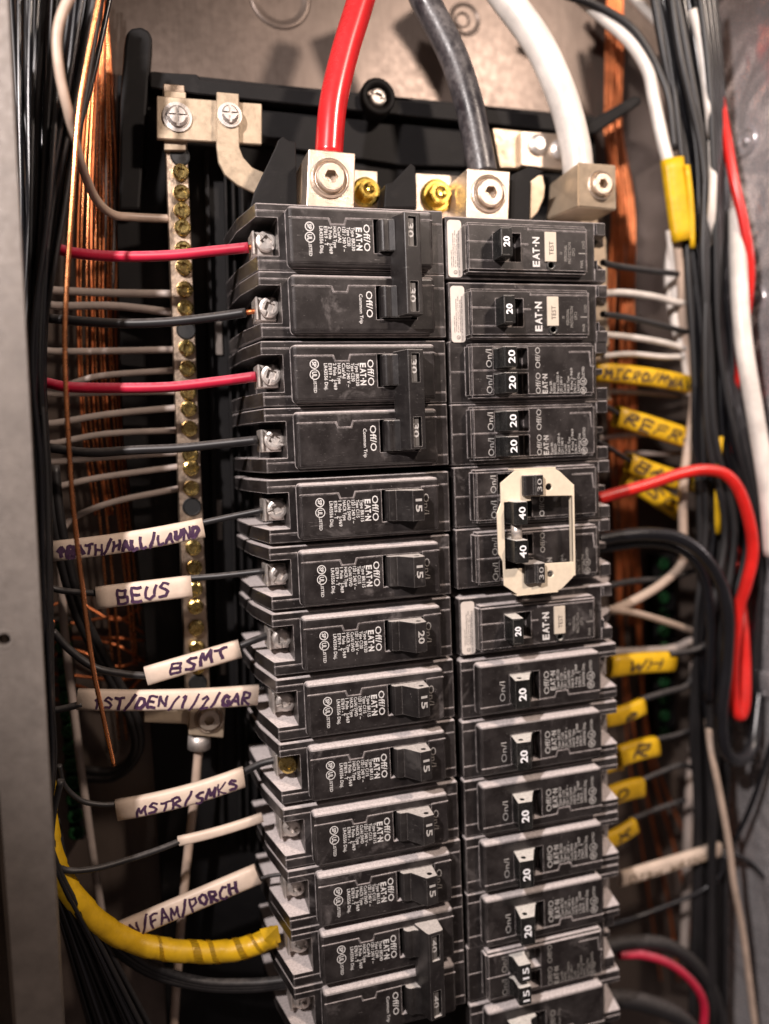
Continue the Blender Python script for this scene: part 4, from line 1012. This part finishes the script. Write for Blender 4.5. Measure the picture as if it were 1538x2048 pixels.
sleeve((1208, 1684), (1270, 1650), 1.6, 1.7, 33, 'yellow', 'X', 'ink2', 'lowest yellow sleeve beside the right column, tilted upward', tstart=.3, tend=.8, tscale=.5, group=YS)
sleeve((1240, 1758), (1438, 1698), 1.5, 1.8, 30, 'label', 'DISH WASHER', 'ink2', 'long cream sleeve with brown lettering at the lower right', tscale=.45, voff=-.3, line=.011)
sleeve((1344, 318), (1366, 482), 1.6, 1.6, 47, 'yellow', '', label='upright yellow sleeve wrapped round the white wires at top right', cat='wire sleeve')
sleeve((1374, 330), (1385, 496), 1.45, 1.5, 11, 'yellow', '', label='narrow yellow strip hanging beside the upright yellow sleeve')
sleeve((1441, 873), (1436, 1067), 1.4, 1.5, 12, 'yellow', '', label='narrow yellow strip hanging right of the black wires, above the red loop')
sleeve((1404, 985), (1412, 1082), 1.9, 1.9, 16, 'yellow', '', label='narrow yellow strip hanging left of the long narrow strip')

# ------------------------------------------------------------------ right-hand wires
cg = 'bare copper ground wires hanging at the right'
for i in range(11):
    f = i/10; xt = 1215+f*28; xm = 1212+f*58; j = lambda a=5: random.uniform(-a, a)
    pts = [(xt, -40, 3.1), (xt+j(), 120, 3.1), (1212+f*30+j(), 260, 3.0), (1220+f*45+j(), 420, 3.0), (xm+j(8), 600, 3.0), (xm+j(8), 800, 3.1), (xm+8+j(8), 1000, 3.1), (xm+20+j(14), 1250, 3.2)]
    if i % 3 == 0: pts += [(xm+40+j(12), 1500, 3.2), (xm+80+f*60, 1750, 3.2), (xm+110+f*60, 1960, 3.2)]
    wire('copper_wire', 'bare copper ground wire hanging in the strand right of the breakers', pts, random.uniform(2.8, 4.2), 'copper_dull', group=cg, n=8, seg=6)
gw = 'white wires descending at the right'
wire('white_wire', 'white wire arching from the top to the upright yellow sleeve', [(1140, -20, 2.4), (1200, 30, 2.2), (1258, 82, 2.0), (1295, 140, 1.9), (1308, 200, 1.8), (1325, 280, 1.7), (1338, 330, 1.65)], 12, 'wire_white', n=14)
wire('white_wire', 'second white wire curving down from the top right into the bundle', [(1240, -30, 2.5), (1290, 20, 2.4), (1325, 60, 2.3), (1345, 120, 2.2)], 9, 'wire_white')
wire('black_wire', 'black wire arching over the white wire at the top right', [(1130, -10, 2.2), (1190, 10, 2.1), (1262, 55, 1.9), (1312, 130, 1.8), (1338, 200, 1.7), (1350, 300, 1.7)], 8, 'wire_black')
for i, p in enumerate(([(1352, 470, 1.75), (1362, 560, 1.8), (1366, 650, 1.9), (1378, 720, 1.95), (1388, 800, 1.9), (1375, 900, 1.8), (1366, 980, 1.8), (1366, 1085, 1.8), (1362, 1130, 1.7), (1320, 1170, 1.6), (1270, 1200, 1.5), (1222, 1222, 1.3)],
                       [(1342, 460, 1.9), (1350, 560, 2.0), (1352, 650, 2.0), (1372, 720, 2.0), (1380, 790, 2.0)], [(1366, 475, 1.8), (1376, 560, 1.85), (1385, 640, 1.9), (1384, 740, 1.95)])):
    wire('white_wire', ['white wire leaving the yellow sleeve and curving back to the lowest test-button breaker', 'white wire running straight down below the upright yellow sleeve', 'white wire nearest the black bundle below the upright yellow sleeve'][i], p, 10 if i else 9, 'wire_tan' if i == 0 else 'wire_white', n=12)
wire('white_wire', 'thick white wire bowing down the far right side', [(1475, 420, 1.6), (1478, 560, 1.3), (1488, 690, 1.1), (1512, 840, 1.0), (1534, 980, .9), (1545, 1110, .9)], 17, 'wire_white', n=16)
wire('tan_wire', 'thin pinkish white wire descending at the lower right', [(1415, 1440, 1.7), (1422, 1500, 1.2), (1440, 1590, 1.2), (1458, 1690, 1.2), (1468, 1770, 1.2), (1488, 1880, 1.3), (1512, 2070, 1.4)], 6.5, 'wire_tan', n=12)
wire('white_wire', 'white strand showing between the black wires at the upper right', [(1385, 20, 1.3), (1400, 80, 1.3), (1412, 170, 1.3), (1420, 240, 1.3), (1418, 300, 1.9)], 9, 'wire_white', n=12)
wire('white_wire', 'white strand emerging from the black wires beside the yellow sleeve', [(1420, 285, 1.5), (1426, 340, 1.3), (1423, 430, 1.3), (1414, 520, 1.8)], 8, 'wire_white', n=12)
bw = 'black wires of the right bundle'
for i in range(24):
    f = i/23; lay = 1.4+random.uniform(0, .9); j = lambda a=5: random.uniform(-a, a)
    xt = 1320+f*85; x3 = 1365+f*75; x6 = 1392+f*62; x9 = 1400+f*80+(40*f)
    pts = [(xt-20, -50, lay), (xt+8+j(), 110, lay), (x3+j(9), 320, lay), (x6-12+j(9), 520, lay), (x6+j(9), 700, lay), (x6+2+j(9), 880, lay), (x9+j(12), 1060, lay), (1400+f*70+j(16), 1250, lay), (1400+f*65+j(18), 1450, lay+.1), (1395+f*60, 1650, lay+.2), (1390+f*60+j(10), 2080, lay+.3)]
    if i % 2: pts = pts[:7+i % 3]
    wire('black_wire', 'black wire in the thick bundle hanging down the right side', pts, random.uniform(6, 8.5), 'wire_black2' if i % 2 else 'wire_black', group=bw, n=10, seg=6)
wire('red_wire', 'glossy red wire bowing down the far right edge', [(1400, 20, 2.3), (1418, 100, 2.3), (1436, 180, 1.9), (1452, 270, 1.6), (1468, 360, 1.4), (1488, 450, 1.3), (1500, 540, 1.3), (1490, 640, 1.5), (1470, 760, 1.9), (1460, 880, 2.1), (1450, 1000, 2.1), (1462, 1120, 2.1), (1480, 1200, 2.1), (1508, 1330, 2.0), (1525, 1390, 2.0)], 9.5, 'wire_red2', n=14)
wire('red_wire', 'thick red wire arching out from the quad breaker and hooking down', [(1195, 998, 1.3), (1240, 985, 1.3), (1300, 968, 1.25), (1360, 948, 1.2), (1410, 940, 1.1), (1452, 950, 1.0), (1480, 985, .95), (1500, 1050, .95), (1505, 1110, 1.0), (1492, 1170, 1.1), (1478, 1215, 1.2), (1470, 1270, 1.25), (1466, 1340, 1.3), (1467, 1395, 1.3), (1474, 1426, 1.28), (1484, 1428, 1.28), (1490, 1395, 1.3), (1490, 1330, 1.4), (1486, 1260, 1.5), (1478, 1180, 1.8), (1468, 1080, 2.1), (1455, 980, 2.3)], 11.5, 'wire_red2', n=18, seg=10)
wire('black_wire', 'thick black wire arching from the quad breaker down the right side', [(1195, 1080, 1.3), (1240, 1072, 1.3), (1300, 1068, 1.25), (1355, 1076, 1.2), (1400, 1105, 1.1), (1438, 1160, 1.05), (1455, 1230, 1.0), (1452, 1330, 1.0), (1442, 1430, 1.0), (1450, 1500, 1.0), (1478, 1520, 1.1), (1505, 1490, 1.3), (1520, 1380, 1.6)], 13, 'wire_black2', n=18, seg=10)
wire('black_wire', 'second black wire following inside the thick black arch', [(1195, 1098, 1.5), (1290, 1085, 1.5), (1360, 1098, 1.45), (1405, 1150, 1.4), (1420, 1250, 1.35), (1415, 1400, 1.35)], 10, 'wire_black2', n=12)
H = [('black wire from the topmost test-button breaker to the right bundle', [(1205, 525, .95), (1240, 533, 1.2), (1300, 541, 1.5), (1360, 548, 1.8), (1380, 543, 1.9), (1384, 525, 1.95)], 6, 'wire_black'),
     ('white wire leaving the top of the second test-button breaker', [(1205, 587, 1.0), (1250, 586, 1.3), (1310, 594, 1.6), (1360, 606, 1.8), (1380, 596, 1.9), (1385, 570, 1.9)], 7, 'wire_white'),
     ('black wire from the second test-button breaker to the right bundle', [(1205, 628, .95), (1260, 636, 1.3), (1320, 650, 1.6), (1370, 663, 1.85), (1392, 662, 1.95)], 6, 'wire_black'),
     ('white wire just below the second test-button breaker wire', [(1195, 668, 1.2), (1260, 674, 1.5), (1330, 686, 1.8), (1395, 705, 2.0)], 6, 'wire_white'),
     ('thin white wire right of the upper tandem breaker', [(1205, 712, 1.4), (1260, 708, 1.6), (1330, 714, 1.9), (1392, 712, 2.0)], 5.5, 'wire_white'),
     ('grey wire beneath the uppermost long yellow sleeve', [(1198, 782, 2.0), (1280, 785, 2.2), (1360, 792, 2.3)], 5, 'wire_grey'),
     ('grey wire between the two upper slanting yellow sleeves', [(1198, 876, 2.0), (1290, 868, 2.2), (1380, 872, 2.3)], 5, 'wire_grey'),
     ('grey wire above the BATH sleeve', [(1250, 905, 2.2), (1320, 908, 2.3), (1380, 905, 2.3)], 5, 'wire_grey'),
     ('black lead entering the left end of the second yellow sleeve', [(1190, 806, 1.3), (1215, 815, 1.5), (1240, 832, 1.7)], 5.5, 'wire_black'),
     ('black lead entering the left end of the BATH sleeve', [(1195, 882, 1.3), (1225, 900, 1.5), (1262, 925, 1.8)], 5, 'wire_black'),
     ('black lead just below the tie plate breaker', [(1205, 1175, 1.3), (1260, 1163, 1.6), (1330, 1158, 1.9), (1385, 1142, 2.1)], 6, 'wire_black'),
     ('pinkish wire curving from the lowest test-button breaker to the bundle', [(1215, 1218, 1.2), (1270, 1226, 1.4), (1330, 1243, 1.7), (1395, 1265, 2.0)], 7, 'wire_tan'),
     ('grey wire above the WH sleeve', [(1210, 1305, 1.9), (1290, 1302, 2.0), (1350, 1296, 2.1), (1396, 1272, 2.1)], 8, 'wire_grey'),
     ('black wire bending from the WH sleeve up to the bundle', [(1340, 1308, 1.5), (1390, 1300, 1.5), (1418, 1285, 1.5), (1424, 1278, 1.5)], 6, 'wire_black'),
     ('black wire rising from the sleeve below the WH sleeve', [(1280, 1400, 1.6), (1330, 1385, 1.7), (1375, 1370, 1.8), (1390, 1330, 1.9), (1388, 1290, 2.0)], 6, 'wire_black'),
     ('thin dark wire rising from the second scribbled sleeve', [(1308, 1480, 1.6), (1360, 1468, 1.8), (1410, 1445, 1.9)], 5, 'wire_black'),
     ('thin dark wire rising from the third scribbled sleeve', [(1275, 1565, 1.6), (1320, 1545, 1.8), (1365, 1530, 1.9), (1400, 1545, 2.0)], 5, 'wire_black'),
     ('thin dark wire crossing below the lowest yellow sleeve', [(1255, 1642, 1.8), (1310, 1620, 2.0), (1370, 1600, 2.1)], 5, 'wire_black'),
     ('thin black wire from the far right down to the cream sleeve', [(1545, 1480, 1.0), (1510, 1590, 1.3), (1480, 1660, 1.6), (1455, 1702, 1.7), (1438, 1700, 1.8)], 5, 'wire_black2'),
     ('thin black wire curling below the right end of the cream sleeve', [(1450, 1710, 1.7), (1440, 1750, 1.7), (1405, 1780, 1.8), (1350, 1805, 1.9), (1270, 1835, 2.0), (1220, 1850, 1.9)], 4.5, 'wire_black2'),
     ('thin black wire trailing right from the cream sleeve', [(1460, 1705, 1.7), (1500, 1725, 1.6), (1545, 1775, 1.5)], 4.5, 'wire_black2'),
     ('thick black wire arching over the dark red wire at the lower right', [(1205, 1895, 1.4), (1260, 1885, 1.5), (1330, 1890, 1.6), (1385, 1925, 1.7), (1425, 1985, 1.8), (1450, 2080, 1.9)], 14, 'wire_black'),
     ('dark red wire arching at the lower right', [(1238, 1910, 1.4), (1285, 1910, 1.4), (1340, 1928, 1.4), (1385, 1965, 1.4), (1408, 2010, 1.4), (1405, 2080, 1.4)], 8.5, 'wire_red'),
     ('thickest black cable at the lower right corner of the column', [(1200, 2000, 1.2), (1250, 1998, 1.2), (1310, 2012, 1.2), (1360, 2035, 1.2), (1400, 2080, 1.2)], 18, 'wire_black')]
for i, dx in enumerate((-26, -14, 3)):
    wire('white_wire', ['leftmost', 'middle', 'rightmost'][i]+' of three white wires pressed together right under the upright yellow sleeve', [(1362+dx*.5, 460, 2.0), (1364+dx, 540, 2.05), (1370+dx, 620, 2.05), (1384+dx*.6, 700, 2.05), (1388+dx*.3, 780, 2.1)], 9, 'wire_white', n=12)
for lab, p, r, mt in H:
    nm = {'wire_black': 'black_wire', 'wire_black2': 'black_wire', 'wire_white': 'white_wire', 'wire_grey': 'grey_wire', 'wire_tan': 'tan_wire', 'wire_red': 'red_wire'}[mt]
    wire(nm, lab, p, r, mt)
for i in range(7):
    o_ = i*9; wire('black_wire', 'black wire splitting from the right bundle toward the far right edge', [(1395+i*5, -40, 1.2+.1*i), (1418+i*4, 150, 1.2+.1*i), (1430+i*4, 400, 1.3+.1*i), (1434+i*4, 620, 1.4+.1*i), (1448+o_*.4, 760, 1.4+.1*i), (1478+o_*.6, 900, 1.3+.1*i), (1505+o_*.5, 1030, 1.3+.1*i), (1518+o_*.4, 1180, 1.4+.1*i), (1500+o_*.5, 1400, 1.6)], 6.5, 'wire_black2' if i % 2 else 'wire_black', group='black wires veering to the far right edge', n=9, seg=6)
wire('white_wire', 'pale wire passing behind the red hook at the far right', [(1535, 1080, 1.9), (1512, 1180, 1.9), (1492, 1260, 1.9), (1490, 1340, 2.0), (1505, 1440, 2.1)], 8, 'wire_grey')
wire('red_wire', 'dark red wire curling down right of the red hook', [(1500, 1240, 1.9), (1496, 1290, 1.8), (1506, 1340, 1.8), (1524, 1380, 1.8)], 8, 'wire_red')
wire('grey_wire', 'greyish wire hanging straight down behind the lower yellow sleeves', [(1385, 1290, 2.6), (1392, 1420, 2.6), (1378, 1600, 2.6), (1372, 1800, 2.6), (1368, 1900, 2.6)], 9, 'wire_grey')
for i, (px, py) in enumerate(((1505, 295), (1500, 1905), (1535, 1925))):
    t = tag(obj('copper_stub', (lambda b: (tube(b, [at(px-8, py+3, 2.2), at(px+8, py-2, 2.0)], .09, 10), b)[1])(bmesh.new()), M['copper']), ['copper stub poking out at the upper right', 'small copper stub at the lower right', 'copper stub at the lower right edge of the picture'][i], 'copper stub')
for o in COL.objects:
    if o.name.startswith(('rating_print', 'sticker_print')): o['kind'] = 'stuff'
for o in []:
    if o.type == 'MESH' and o.data.users == 1 and o.parent is None and False: pass
